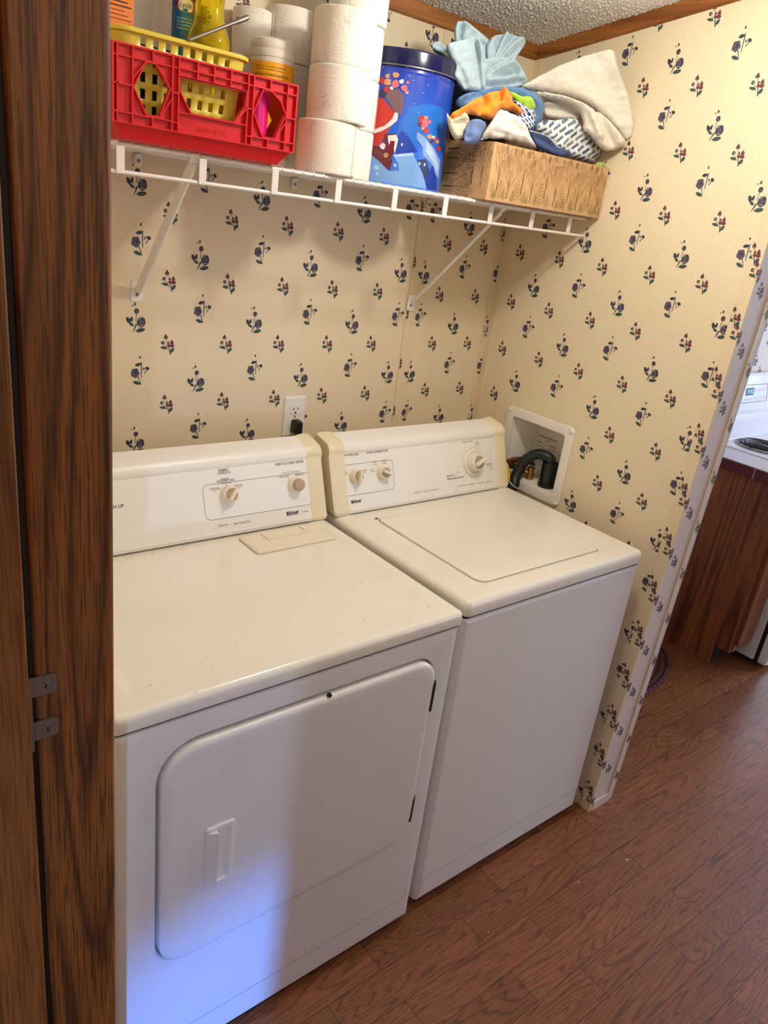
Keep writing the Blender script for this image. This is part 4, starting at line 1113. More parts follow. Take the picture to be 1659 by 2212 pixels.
# ------------------------------------------------------------------ wipes canister
wc = thing('wipes_canister', 'white wipes canister with an orange yellow label beside the red crate', 'canister', (-.178, -.15, ST))
c = Vector((-.1775, -.150, ST))
b = B('white_plastic'); b.lathe([(.043, 0), (.0455, .004), (.0455, .204), (.0445, .206)], c, 40); b.build('canister_body', wc)
b = B('white_plastic'); b.lathe([(.0466, .204), (.0468, .206), (.0468, .214), (.0455, .216), (.0452, .219), (.0462, .221), (.0462, .228), (.0440, .235), (.036, .239)], c, 40); b.build('lid', wc)
ca = math.atan2(CAM[1] - c.y, CAM[0] - c.x)
b = B('label_yellow'); b.loft(wrap(c, .0459, ca + .1, 2.7, ST + .018, .176, 24), False, False, closed=False)
lb = b.build('label', wc)
b = B('dark_ink', 'badge_white')
for s, u0, u1, z, h in (('Instructions for use please read the back', -.036, .030, 1.9355, .0030), ('before first opening this package', -.034, .024, 1.9305, .0030), ('seconds Clean and Disinfect Household Surfaces', -.041, .039, 1.9200, .0058),
                        ('pull out one wipe at a time, clean, let dry, toss', -.040, .036, 1.9140, .0026), ('reseal after use', -.040, -.014, 1.9100, .0026)):
    wrap_text(b, s, c, .0462, ca, u0, u1, z, h)
for k, u in enumerate((-.036, -.022, -.006, .016, .030)):
    b.mat('dark_ink' if k in (1, 2, 4) else 'badge_white'); wrap_poly(b, c, .0462, ca, [(u + x * .0055, 1.896 + y * .0055) for x, y in ((-1, -1), (.2, -.7), (1, -.2), (.6, .9), (-.2, .5), (-.9, .8))])
b.build('label_print', lb, smooth=0)

# ------------------------------------------------------------------ toilet rolls
def make_roll(name, r, h, loose=True):
    root = thing(name, None, None, (0, 0, 0))
    b = B('tissue')
    loops = []
    seg = 56
    for rr, z in ((.021, .001), (r - .004, 0), (r - .0012, .0012), (r, .004), (r + .0004, h * .5), (r, h - .004), (r - .0012, h - .0012), (r - .004, h), (.021, h - .001)):
        loops.append([(rr * math.cos(2 * PI * k / seg) * (1 + .006 * math.sin(2 * PI * k / seg * 2 + 1)), rr * math.sin(2 * PI * k / seg) * (1 + .006 * math.sin(2 * PI * k / seg * 3)), z) for k in range(seg)])
    b.loft(loops, False, False)
    b.loft([loops[0], loops[-1]], False, False)
    b.build('paper_roll', root, smooth=50)
    b = B('kraft_inner'); b.lathe([(.0205, .002), (.0205, h - .002), (.0195, h - .002), (.0195, .002)], (0, 0, 0), 28, cap0=False, cap1=False); b.build('core_tube', root)
    if loose:
        b = B('tissue'); L = []
        for z in (.003, h * .5, h - .003):
            L.append([((r + .0010 + .0035 * max(0, (k - 7) / 8) ** 2) * math.cos(-1.1 + .75 * k / 15 ), (r + .0010 + .0035 * max(0, (k - 7) / 8) ** 2) * math.sin(-1.1 + .75 * k / 15), z + .0008 * math.sin(k * .9)) for k in range(16)])
        b.loft(L, False, False, closed=False); b.build('loose_sheet', root, smooth=60)
    return root
def copy_thing(o, loc, rz, label):
    c = o.copy(); COL.objects.link(c); c.location = loc; c.rotation_euler = (0, 0, rz); c['label'] = label
    for ch in o.children:
        d = ch.copy(); COL.objects.link(d); d.parent = c
    return c
big = make_roll('toilet_roll', .0635, .1005); small = make_roll('toilet_roll', .0545, .1065); slim = make_roll('toilet_roll', .0420, .1005)
G = 'toilet rolls stacked on the shelf'
spots = [
 (big, (-.0825, -.2630), 3, .1010, ('bottom roll of the front stack of white toilet paper', 'middle roll of the front stack of white toilet paper, catching a yellow tint', 'top roll of the front stack of white toilet paper'), ((-.013, .006), (0, 0), (.003, .004)), (0.0, 1.9, .7)),
 (big, (.0070, -.1750), 4, .1010, ('bottom roll of the toilet paper stack beside the blue tin', 'second roll up in the toilet paper stack beside the blue tin', 'third roll up in the toilet paper stack beside the blue tin', 'topmost roll, cut by the frame, in the stack beside the blue tin'), ((0, 0), (0, 0), (-.001, 0), (-.0005, -.003)), (2.5, .3, 1.4, 2.0)),
 (small, (-.0865, -.0600), 3, .1070, ('bottom roll of the toilet paper stack behind the wipes canister', 'middle roll of the toilet paper stack behind the wipes canister', 'top roll, with a wavy torn edge, behind the wipes canister'), ((0, 0), (.0005, 0), (0, 0)), (.4, 1.2, 3.9)),
 (slim, (-.1720, -.0450), 3, .1010, ('bottom roll of the leftmost toilet paper stack, against the wall', 'middle roll of the leftmost toilet paper stack, against the wall', 'top roll of the leftmost toilet paper stack, against the wall'), ((0, 0), (0, 0), (0, 0)), (.4, 2.2, 1.2))]
for proto, (x, y), n, h, labs, offs, rots in spots:
    first = True
    for k in range(n):
        loc = (x + offs[k][0], y + offs[k][1], ST + k * h)
        if first and proto.get('placed') is None:
            o = proto; o.location = loc; o.rotation_euler = (0, 0, rots[k]); o['label'] = labs[k]; o['placed'] = 1
        else: o = copy_thing(proto, loc, rots[k], labs[k])
        o['category'] = 'toilet roll'; o['group'] = G
for o in list(SC.objects):
    if 'placed' in o: del o['placed']

# ------------------------------------------------------------------ blue tin with a winter night picture
tn = thing('popcorn_tin', 'tall blue round tin with a painted snowy night scene and navy lid', 'tin', (.184, -.137, ST))
TC, TR = Vector((.1850, -.135, ST)), .1250
def tin_print():
    t = NT('tin_night_print'); v = t.coords()
    sp = t.n('ShaderNodeSeparateXYZ'); t.l(v, sp.inputs[0])
    nz = t.math('MULTIPLY', t.noise(v, 14.0, 3.0), .10)
    h = t.math('ADD', t.math('MULTIPLY', sp.outputs['Z'], 3.9), t.math('SUBTRACT', nz, .05))
    t.color(t.ramp(h, [(0.0, rgb(64, 124, 216)), (.35, rgb(38, 104, 214)), (.7, rgb(34, 80, 194)), (1.0, rgb(36, 54, 158))])); t.set(Roughness=.22, Coat_Weight=.3)
    return t.m
M['tin_print'] = tin_print()
for nm, c_ in (('art_snow', (122, 168, 228)), ('art_snow_light', (176, 204, 240)), ('art_brick', (112, 42, 52)), ('art_red', (200, 52, 44)), ('art_sack', (122, 94, 102)), ('art_pink', (214, 110, 122)),
               ('art_tan', (204, 150, 110)), ('art_white', (232, 226, 222)), ('art_deep', (20, 62, 168)), ('art_mid', (36, 112, 210)), ('art_cloud', (136, 166, 222)), ('art_dark', (44, 54, 104))):
    M[nm] = plain(nm, rgb(*c_), .25, None, .12)
b = B('tin_print')
b.lathe([(TR - .003, 0), (TR, .002), (TR, .004), (TR - .001, .006), (TR - .001, .232), (TR + .0006, .235), (TR - .001, .238), (TR - .001, .262)], TC, 72); tb = b.build('tin_body', tn)
b = B('navy_paint', 'steel'); b.lathe([(TR + .0030, .2460), (TR + .0055, .2463), (TR + .0055, .2500), (TR + .0035, .2512), (TR + .0035, .276), (TR + .001, .280), (TR - .004, .2805), (TR - .008, .276)], TC, 72)
tl = b.build('lid', tn)
b = B('steel'); b.lathe([(TR + .0035, .2440), (TR + .0062, .2445), (TR + .0062, .2466), (TR + .0035, .2470)], TC, 72, cap0=False, cap1=False); b.build('lid_lip', tl)
def on_tin(u, v, lift):
    d = Vector(ray(u, v)); o = Vector(CAM) - TC; r = TR - .001 + lift
    A = d.x ** 2 + d.y ** 2; Bq = 2 * (o.x * d.x + o.y * d.y); Cq = o.x ** 2 + o.y ** 2 - r * r
    D = max(Bq * Bq - 4 * A * Cq, 0.0); return Vector(CAM) + d * ((-Bq - math.sqrt(D)) / (2 * A))
def refine(poly, step):
    out = []
    for i in range(len(poly)):
        a, c = poly[i], poly[(i + 1) % len(poly)]; n = max(1, int(math.hypot(c[0] - a[0], c[1] - a[1]) / step))
        out += [(a[0] + (c[0] - a[0]) * k / n, a[1] + (c[1] - a[1]) * k / n) for k in range(n)]
    return out
def gridpts(poly, step, margin, jit=.25):
    xs = [p[0] for p in poly]; ys = [p[1] for p in poly]; out = []
    P = np.array(poly); Q = np.roll(P, -1, 0); dpq = Q - P; L2 = (dpq ** 2).sum(1) + 1e-9
    y = min(ys) + step / 2; row = 0
    while y < max(ys):
        x = min(xs) + step / 2 + (row % 2) * step / 2
        while x < max(xs):
            p = (x + random.uniform(-jit, jit) * step, y + random.uniform(-jit, jit) * step)
            if inside(p, poly):
                t = np.clip(((np.array(p) - P) * dpq).sum(1) / L2, 0, 1)
                if np.sqrt((((P + dpq * t[:, None]) - np.array(p)) ** 2).sum(1)).min() > margin: out.append(p)
            x += step
        y += step * .87; row += 1
    return out
def tin_patch(b, mt, pts, lift, scale=4.1475, off=(600, 0)):
    poly = refine([(off[0] + x / scale, off[1] + y / scale) for x, y in pts], 4.0)
    V, T = tri([poly], gridpts(poly, 5.0, 1.5))
    W = [b.bm.verts.new(on_tin(v.x, v.y, lift)) for v in V]; b.mat(mt)
    for t in T: b._f([W[i] for i in t])
def blob(cx, cy, r, n=9, w=.18, ry=None):
    return [(cx + r * (1 + w * math.sin(3 * a + cx)) * math.cos(a), cy + (ry or r) * (1 + w * math.cos(2 * a + cy)) * math.sin(a)) for a in [2 * PI * k / n for k in range(n)]]
b = B('art_snow')
tin_patch(b, 'art_mid', [(1180, 960), (1330, 930), (1480, 960), (1470, 1300), (1380, 1250), (1260, 1250), (1180, 1330), (1050, 1300), (1080, 1160)], .0003)
tin_patch(b, 'art_snow', [(840, 1370), (990, 1530), (1085, 1530), (1080, 1470), (1035, 1395), (1210, 1378), (1300, 1560), (1345, 1740), (800, 1660)], .0005)
tin_patch(b, 'art_snow_light', [(1035, 1385), (1210, 1368), (1225, 1392), (1045, 1408)], .0007)
tin_patch(b, 'art_cloud', [(1250, 1180), (1320, 1230), (1400, 1330), (1455, 1440), (1440, 1600), (1410, 1560), (1370, 1460), (1300, 1390), (1300, 1320), (1245, 1240)], .0006)
tin_patch(b, 'art_snow_light', [(1330, 1260), (1400, 1360), (1440, 1480), (1430, 1560), (1390, 1450), (1330, 1360)], .0008)
tin_patch(b, 'art_deep', [(1325, 1600), (1370, 1520), (1390, 1480), (1420, 1590), (1430, 1740), (1340, 1730)], .0009)
tin_patch(b, 'art_deep', [(1060, 1240), (1110, 1170), (1160, 1200), (1250, 1360), (1170, 1370), (1050, 1380), (1075, 1290)], .0005)
tin_patch(b, 'art_dark', [(1255, 1430), (1330, 1425), (1360, 1540), (1320, 1610)], .0009)
for x, y in ((1270, 1465), (1316, 1475), (1112, 1295)): tin_patch(b, 'art_white', blob(x, y, 9, 6, 0, 14), .0011)
tin_patch(b, 'art_brick', [(840, 1315), (900, 1312), (1010, 1380), (1025, 1440), (1005, 1530), (960, 1490), (840, 1385)], .0008)
tin_patch(b, 'art_brick', [(950, 1200), (1062, 1196), (1072, 1262), (1025, 1400), (960, 1330)], .0009)
for k in range(4):
    tin_patch(b, 'art_sack', [(850 + 40 * k, 1330 + 26 * k), (890 + 40 * k, 1346 + 26 * k), (889 + 40 * k, 1353 + 26 * k), (849 + 40 * k, 1337 + 26 * k)], .0011)
tin_patch(b, 'art_white', [(985, 1215), (1062, 1205), (1080, 1245), (1060, 1330), (1048, 1380), (1040, 1330), (1050, 1265), (1010, 1260), (1000, 1300), (990, 1270)], .0011)
# a big red parcel tied with a white band, a cloth sack and small presents
tin_patch(b, 'art_red', [(870, 890), (930, 872), (985, 930), (1050, 1010), (1060, 1080), (1000, 1150), (950, 1230), (925, 1310), (850, 1310), (850, 1090)], .0008)
tin_patch(b, 'art_white', [(850, 1165), (960, 1125), (1025, 1065), (1050, 1005), (1080, 1015), (1070, 1080), (1010, 1130), (930, 1175), (850, 1200)], .0010)
tin_patch(b, 'art_sack', [(960, 860), (1000, 815), (1080, 790), (1125, 850), (1130, 930), (1105, 1030), (1045, 1000), (1010, 940)], .0010)
for m_, x, y, r in (('art_tan', 985, 735, 36), ('art_pink', 1055, 750, 34), ('art_tan', 1058, 672, 30), ('art_pink', 1135, 790, 30), ('art_red', 930, 720, 30), ('art_white', 1110, 730, 22), ('art_tan', 985, 680, 22), ('art_dark', 940, 840, 36),
                    ('art_red', 975, 800, 28), ('art_pink', 1165, 740, 15), ('art_tan', 1160, 830, 16), ('art_white', 1020, 790, 16), ('art_brick', 975, 1360, 30), ('art_tan', 970, 1390, 22), ('art_white', 940, 1310, 26)):
    tin_patch(b, m_, blob(x, y, r), .0012)
for m_, x, y, r in (('art_pink', 1310, 1105, 42), ('art_red', 1285, 1065, 26), ('art_tan', 1330, 1055, 20), ('art_pink', 1362, 1090, 16), ('art_brick', 1275, 1110, 22), ('art_red', 1330, 1170, 26), ('art_tan', 1360, 1225, 24), ('art_white', 1395, 1230, 15),
                    ('art_red', 1405, 1245, 17), ('art_tan', 1430, 1270, 18), ('art_red', 1440, 1330, 20), ('art_brick', 1380, 1270, 14), ('art_red', 1450, 1240, 12), ('art_tan', 1300, 1150, 16)):
    tin_patch(b, m_, blob(x, y, r), .0012)
for x, y in ((1160, 605), (1215, 720), (1150, 790), (1080, 560), (990, 570), (1385, 650), (1440, 640), (1225, 930), (1440, 700), (1010, 500), (1300, 830), (1180, 680), (945, 600), (1350, 760), (1260, 1010)):
    tin_patch(b, 'art_white', blob(x, y, 5, 6, 0), .0010)
for x, y, r in ((885, 1500, 24), (890, 1555, 12), (1050, 1480, 14)): tin_patch(b, 'art_snow_light', blob(x, y, r), .0008)
b.build('picture', tb, smooth=60)

# ------------------------------------------------------------------ cardboard box printed with trees
bx_ = thing('cardboard_box', 'kraft cardboard box printed with bare trees and pines on the shelf end', 'box', (.54, -.19, ST))
QX0, QX1, QY0, QY1, QZ0, QZ1 = .3155, .7680, -.345, -.035, ST - .0005, 1.8785
t = NT('kraft_card'); v = t.coords(); f = t.noise(v, 60, 3)
t.color(t.ramp(f, [(.3, rgb(196, 154, 106)), (.7, rgb(210, 168, 120))])); t.set(Roughness=.75); M['kraft'] = t.m
M['print_bark'] = plain('print_bark', rgb(100, 78, 52), .8); M['print_pine'] = plain('print_pine', rgb(112, 116, 66), .8); M['print_bird'] = plain('print_bird', rgb(170, 74, 40), .8); M['kraft_edge'] = plain('kraft_edge', rgb(224, 186, 136), .8)
b = B('kraft', 'kraft_inner')
b.loft(rrl(FZ, (QX0, QX1, QY0, QY1), .003, [(.001, QZ0), (0, QZ0 + .002), (0, QZ1 - .001), (.0006, QZ1), (.0034, QZ1), (.004, QZ1 - .001), (.004, QZ0 + .004)], 3), True, True)
body = b.build('box_body', bx_, smooth=35)
b = B('print_bark', 'print_pine', 'print_bird', 'kraft_edge')
rng = random.Random(21)
def branch(f, x, z, ang, L, w, depth, box):
    x1, z1 = x + L * math.cos(ang), z + L * math.sin(ang)
    if not (box[0] < x1 < box[1] and box[2] < z1 < box[3]): return
    b.mat('print_bark'); b.poly([f(p, q) for p, q in stroke(x, z, x1, z1, w, w * .7)])
    if depth == 0:
        if rng.random() < .04: b.mat('print_bird'); b.poly([f(x1 + q * .0020, z1 + s * .0014) for q, s in ((1, 0), (.2, .9), (-.9, .4), (-.6, -.6), (.3, -.8))])
        return
    for k in range(2):
        branch(f, x1, z1, ang + (.20 if k else -.20) * rng.uniform(.3, 1.25) + (PI / 2 - ang) * .10, L * rng.uniform(.62, .82), w * .72, depth - 1, box)
def tree(f, x, z, H, box):
    b.mat('print_bark'); b.poly([f(p, q) for p, q in stroke(x, z, x + .001, z + H * .36, .0013, .0009)])
    for a, h in ((-.55, .22), (.50, .26), (-.30, .30), (.28, .33), (-.10, .36), (.10, .36)):
        branch(f, x + .001, z + H * h, PI / 2 + a, H * .24, .00042, 4, box)
def pine(f, x, z, H, box):
    b.mat('print_pine'); b.poly([f(p, q) for p, q in stroke(x, z, x, z + H, .0005, .0002)])
    n = 6
    for k in range(n):
        q = z + H * (.12 + .8 * k / n); w = H * .30 * (1 - .75 * k / n)
        for s in (-1, 1):
            if box[0] < x + s * w < box[1] and q + w * .6 < box[3]:
                b.poly([f(p, r_) for p, r_ in stroke(x, q, x + s * w, q + w * .45, .0004, .0003)])
                for m in (.45, .75): b.poly([f(p, r_) for p, r_ in stroke(x + s * w * m, q + w * .45 * m, x + s * w * (m + .12), q + w * .45 * m + w * .3, .0003, .0002)])
ff = lambda p, q: (p, QY0 - .0004, q)
fbx = (QX0 + .004, QX1 - .002, QZ0 + .001, QZ1 - .002)
for k, x in enumerate((.345, .384, .432, .470, .522, .562, .614, .655, .705, .742)):
    hi = k % 2 == 0
    tree(ff, x, QZ0 + .010 + (.014 if hi else 0), .108 if hi else .092, fbx)
for x, H in ((.330, .040), (.356, .052), (.372, .034), (.404, .030), (.420, .062), (.446, .034), (.490, .030), (.507, .066), (.535, .036), (.590, .050), (.602, .034), (.632, .030), (.640, .062), (.676, .030), (.690, .052), (.722, .034), (.755, .050), (.735, .030), (.762, .028), (.575, .024), (.340, .026), (.458, .024)):
    pine(ff, x, QZ0 + .003, H, fbx)
for x in (.362, .410, .416, .452, .488, .494, .541, .548, .598, .606, .650, .690, .694, .735):
    H = rng.uniform(.008, .020); b.mat('print_bark'); b.poly([ff(p, q) for p, q in stroke(x, QZ1 - .002, x, QZ1 - .002 - H, .0013, .0008)])
for x in (.390, .440, .520, .575, .630, .715): pine(lambda p, q: ff(p, 2 * QZ1 - .004 - q), x, QZ1 - .002, .020, (QX0, QX1, 0, 9))
fl_ = lambda p, q: (QX0 - .0004, -p, q)
ffl = lambda p, q: (QX0 - .0004, -.315 + (q - QZ0), QZ0 + p)       # trees lying on their side on the short face
bl = (.002, .118, QZ0 - 1, QZ0 + .27)
b2 = (0, .118, QZ0, QZ0 + .26)
for k, p in enumerate((.022, .052, .086, .108)):
    tree(lambda u, w: (QX0 - .0004, -.180 - (w - QZ0), QZ0 + u), p, QZ0 + .004, .10, (.002, .122, QZ0, QZ0 + .135))
for p in (.012, .036, .070, .098): pine(lambda u, w: (QX0 - .0004, -.180 - (w - QZ0), QZ0 + u), p, QZ0 + .004, .045, (.002, .122, QZ0, QZ0 + .13))
for y in (-.318, -.285): tree(lambda u, w: (QX0 - .0004, u, w), y, QZ0 + .030, .085, (-.342, -.25, QZ0, QZ1))
b.mat('kraft_edge'); b.poly([(QX0 - .0007, p, q) for p, q in stroke(-.341, QZ0 + .004, -.268, QZ1 - .002, .0006, .0006)])
b.build('tree_print', body, smooth=0)

# ------------------------------------------------------------------ laundry piled in the box
def cloth_layer(pts, yat, front, back, folds, R, wr, wscale, step, scale, off, crease, seed, sharp=2):
    poly = refine([(off[0] + x / scale, off[1] + y / scale) for x, y in pts], step)
    # soften the outline
    P = np.array(poly)
    for _ in range(2): P = .5 * P + .25 * np.roll(P, 1, 0) + .25 * np.roll(P, -1, 0)
    poly = [tuple(p) for p in P]
    inner = gridpts(poly, step, step * .55)
    V, T = tri([poly], inner); nb = len(poly)
    Q = np.roll(P, -1, 0); dpq = Q - P; L2 = (dpq ** 2).sum(1) + 1e-9
    F_ = []
    for line, hh, w in folds:
        A = np.array([(off[0] + x / scale, off[1] + y / scale) for x, y in line]); F_.append((A[:-1], A[1:] - A[:-1], hh, w))
    fr_, bk_ = [], []
    for v in V:
        p = np.array((v.x, v.y))
        t = np.clip(((p - P) * dpq).sum(1) / L2, 0, 1); d = np.sqrt((((P + dpq * t[:, None]) - p) ** 2).sum(1)).min()
        k = min(d / R, 1.0); dome = math.sqrt(max(0.0, 1 - (1 - k) ** 2))
        h = front * dome
        e = min(d / 6.0, 1.0)
        for A, D, hh, w in F_:
            tt = np.clip(((p - A) * D).sum(1) / ((D ** 2).sum(1) + 1e-9), 0, 1); q = np.sqrt((((A + D * tt[:, None]) - p) ** 2).sum(1)).min()
            h += hh * math.exp(-(q / w) ** sharp) * e
        h += wr * e * (noise.noise((v.x / wscale, v.y / wscale, seed)) + .5 * noise.noise((v.x / wscale * 2.3, v.y / wscale * 2.3, seed + 4)))
        n1 = noise.noise((v.x / wscale * .55 + v.y / wscale * .35, v.y / wscale * .9 - v.x / wscale * .25, seed + 9)); n2 = noise.noise((v.x / wscale * 1.3, v.y / wscale * .7, seed + 13))
        h -= crease * e * (max(0.0, 1 - abs(n1) * 3.2) ** 2 + .7 * max(0.0, 1 - abs(n2) * 3.5) ** 2)
        y = yat(v.x, v.y)
        f_ = U(v.x, v.y, 'y', y); n_ = Vector(CAM) - f_; n_ = Vector((n_.x, n_.y, .35)).normalized()
        fp = f_ + n_ * h; bp = f_ - n_ * (back * dome)
        for q in (fp, bp):
            q.x = min(q.x, XR - .004); q.y = min(q.y, -.006)
        if d < .3: bp = fp
        fr_.append(fp); bk_.append(bp)
    return fr_, bk_, V, T, nb
def cloth(name, label, pts, yat, mat, front, back, folds=(), R=26, wr=.003, wscale=24.0, step=5.0, scale=3.318, off=(900, 0), hem=None, crease=.004, sharp=2.0, cat='cloth', group='laundry in the cardboard box'):
    """a bundle of cloth: its outline seen from the camera stands at the distance yat(u, v); it bulges front and back; folds = (polyline, height, width in px)"""
    layers = pts if isinstance(pts[0], dict) else [dict(pts=pts, yat=yat, folds=folds)]
    b = B(mat)
    for li, ly in enumerate(layers):
      fr_, bk_, V, T, nb = cloth_layer(ly['pts'], ly['yat'], front, back, ly['folds'], ly.get('R', R), wr, wscale, step, scale, off, crease, sum(map(ord, name + label)) * .137 + 7 * li, sharp)
      A = [b.bm.verts.new(p) for p in fr_]
      C = [A[i] if (fr_[i] - bk_[i]).length < 1e-6 else b.bm.verts.new(bk_[i]) for i in range(len(V))]
      for t in T:
        b._f([A[i] for i in t]); b._f([C[i] for i in t][::-1])
    o = b.build(name, None, smooth=180)
    tag(o, label, cat, group)
    if hem:
        h0, h1, m_, rad = hem
        b = B(m_)
        idx = [i for i in range(nb)]
        s = [fr_[i] for i in range(int(h0 * nb), int(h1 * nb))]
        b.tube([p + Vector((-.0006, -.0010, 0)) for p in s], rad, 8); hm = b.build('hem', None); ORG[o.name] = Vector((0, 0, 0)); hm.parent = o
    return o
yp = lambda y, gu=0.0, gv=0.0, uc=1130, vc=220: (lambda u, v: y + gu * (u - uc) / 100 + gv * (v - vc) / 100)

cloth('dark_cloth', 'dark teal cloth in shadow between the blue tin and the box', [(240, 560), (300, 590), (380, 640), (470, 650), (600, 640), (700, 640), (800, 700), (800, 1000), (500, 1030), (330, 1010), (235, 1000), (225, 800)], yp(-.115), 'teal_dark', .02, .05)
cloth('bed_sheet', 'crumpled pale blue sheet topping the laundry heap', [
    dict(pts=[(105, 330), (125, 300), (155, 293), (185, 312), (215, 345), (250, 400), (290, 470), (260, 500), (215, 420), (180, 380), (130, 356)], yat=yp(-.190), folds=[([(125, 320), (165, 320), (210, 370)], -0.0180, 4.5), ([(140, 300), (200, 345)], 0.0120, 4.5)], R=5),
    dict(pts=[(272, 300), (268, 235), (272, 185), (292, 155), (335, 149), (400, 190), (470, 245), (520, 285), (600, 345), (620, 430), (540, 520), (400, 440), (320, 340)], yat=yp(-.205), folds=[([(300, 165), (285, 220), (290, 300)], 0.0180, 4.5), ([(318, 175), (315, 290)], -0.0300, 5.4), ([(340, 160), (440, 260), (560, 390)], 0.0180, 9.0), ([(480, 330), (560, 370)], -0.0180, 5.4)], R=5),
    dict(pts=[(500, 340), (520, 285), (560, 252), (610, 246), (655, 234), (700, 254), (770, 267), (786, 302), (760, 342), (722, 395), (700, 450), (640, 500), (560, 500), (505, 430)], yat=yp(-.215), folds=[([(655, 240), (610, 320), (570, 420)], 0.0240, 5.4), ([(600, 252), (575, 330), (555, 410)], -0.0210, 4.5), ([(700, 262), (640, 330), (590, 420)], -0.0240, 5.4), ([(765, 280), (680, 340), (600, 430)], 0.0180, 6.3), ([(770, 320), (690, 390), (620, 440)], -0.0180, 4.5), ([(540, 290), (545, 400)], 0.0150, 5.4)], R=5),
    dict(pts=[(420, 560), (440, 450), (500, 420), (580, 405), (660, 410), (710, 435), (742, 470), (778, 522), (798, 572), (770, 606), (700, 626), (600, 642), (500, 658), (440, 650)], yat=yp(-.232), folds=[([(480, 560), (600, 500), (690, 460), (750, 490)], 0.0240, 6.3), ([(500, 590), (620, 580), (720, 560), (785, 575)], 0.0210, 6.3), ([(490, 545), (600, 545), (720, 520)], -0.0270, 5.4), ([(500, 625), (620, 620), (740, 595)], -0.0180, 4.5), ([(520, 490), (620, 450)], -0.0150, 4.5)], R=5),
    dict(pts=[(212, 318), (270, 298), (360, 280), (440, 260), (458, 310), (482, 390), (525, 478), (500, 560), (492, 652), (420, 650), (345, 641), (300, 592), (266, 540), (284, 478), (240, 410), (215, 360)], yat=yp(-.248), folds=[([(440, 265), (470, 400), (520, 478)], 0.0240, 6.3), ([(450, 330), (462, 480), (480, 640)], 0.0180, 5.4), ([(420, 300), (440, 480), (455, 630)], -0.0120, 6.3), ([(240, 330), (320, 470), (400, 640)], 0.0090, 14.4), ([(300, 480), (340, 560), (350, 635)], -0.0120, 7.2)], R=5)],
      None, 'sheet_blue', .008, .03, wr=.004, wscale=26.0, step=3.2, crease=.003, sharp=1.15, cat='sheet')
ty_ = lambda d: (lambda u, v: -.225 - d - max(0.0, (u - 1180)) / 100 * .080 - max(0, v - 250) / 100 * .008)
cloth('bath_towel', 'large white terry towel draped against the papered partition', [
    dict(pts=[(905, 725), (1000, 725), (1120, 760), (1205, 800), (1200, 850), (1150, 862), (1100, 850), (1040, 862), (980, 858), (918, 845)], yat=ty_(.004), folds=[([(930, 790), (1050, 800), (1180, 830)], -.014, 7), ([(940, 750), (1080, 775), (1180, 815)], .008, 6)], R=9),
    dict(pts=[(742, 618), (800, 590), (850, 560), (930, 520), (1000, 482), (1100, 440), (1200, 402), (1300, 375), (1385, 350), (1415, 365), (1432, 395), (1438, 470), (1470, 560), (1510, 660), (1535, 760), (1562, 880), (1558, 990), (1500, 1014), (1440, 950), (1360, 860), (1270, 790), (1180, 735), (1050, 690), (900, 662), (800, 640)], yat=ty_(.008), folds=[([(900, 600), (1100, 640), (1290, 740), (1450, 900)], .012, 18), ([(1000, 520), (1200, 540), (1400, 500)], .010, 26), ([(1300, 470), (1420, 660), (1520, 880)], -.008, 16), ([(1445, 930), (1500, 918), (1562, 905)], .005, 4)], R=10),
    dict(pts=[(1270, 800), (1310, 800), (1380, 862), (1450, 940), (1502, 1012), (1490, 1042), (1440, 1068), (1390, 1079), (1340, 1081), (1305, 1050), (1290, 960)], yat=ty_(.018), folds=[([(1310, 830), (1350, 920), (1400, 1040)], -.012, 6), ([(1350, 860), (1430, 960), (1460, 1040)], .010, 8), ([(1300, 850), (1325, 980), (1345, 1070)], .008, 5)], R=8),
    dict(pts=[(850, 655), (900, 660), (1050, 690), (1180, 733), (1270, 782), (1300, 830), (1330, 920), (1352, 1000), (1325, 1062), (1292, 1046), (1270, 1000), (1235, 962), (1188, 932), (1196, 880), (1175, 815), (1110, 765), (1000, 728), (915, 705), (890, 680)], yat=ty_(.026), folds=[([(900, 680), (1060, 712), (1200, 770), (1250, 850), (1300, 980)], .014, 8), ([(1210, 800), (1240, 880), (1280, 980)], -.008, 5), ([(1270, 800), (1310, 900), (1330, 1000)], .008, 4)], R=9)],
      None, 'towel_white', .016, .026, wr=.004, wscale=26.0, step=4.0, crease=.002, cat='towel')
cloth('blue_towel', 'mid blue terry cloth under the orange cloth', [(275, 720), (330, 690), (380, 668), (440, 655), (500, 648), (620, 630), (740, 628), (840, 658), (905, 708), (918, 780), (900, 850), (880, 900), (860, 960), (760, 930), (700, 860), (560, 800), (420, 780), (330, 770), (282, 755)], yp(-.245), 'towel_blue', .024, .04,
      [([(300, 725), (420, 675), (560, 660)], .012, 6), ([(560, 650), (760, 680), (860, 760), (900, 820)], .014, 8), ([(320, 745), (440, 690)], -.014, 5), ([(840, 690), (870, 790), (860, 890)], .012, 8)], R=16, wr=.004, cat='towel')
cloth('lime_cloth', 'small lime green garment edge behind the orange cloth', [(655, 655), (700, 660), (745, 692), (790, 690), (822, 685), (840, 720), (856, 760), (850, 790), (800, 790), (740, 745), (690, 715)], yp(-.285), 'lime_cloth', .012, .014, [([(680, 680), (760, 715), (830, 740)], .010, 5)], R=9, wr=.003, step=4)
cloth('patterned_shirt', 'navy and white patterned garment under the lime edge', [(690, 712), (760, 745), (810, 775), (850, 790), (855, 850), (835, 915), (800, 940), (740, 900), (700, 830)], yp(-.288), 'shirt_print', .014, .016, [([(700, 740), (780, 800), (840, 830)], .010, 5), ([(720, 840), (800, 830)], -.008, 5)], R=10, wr=.004, step=4)
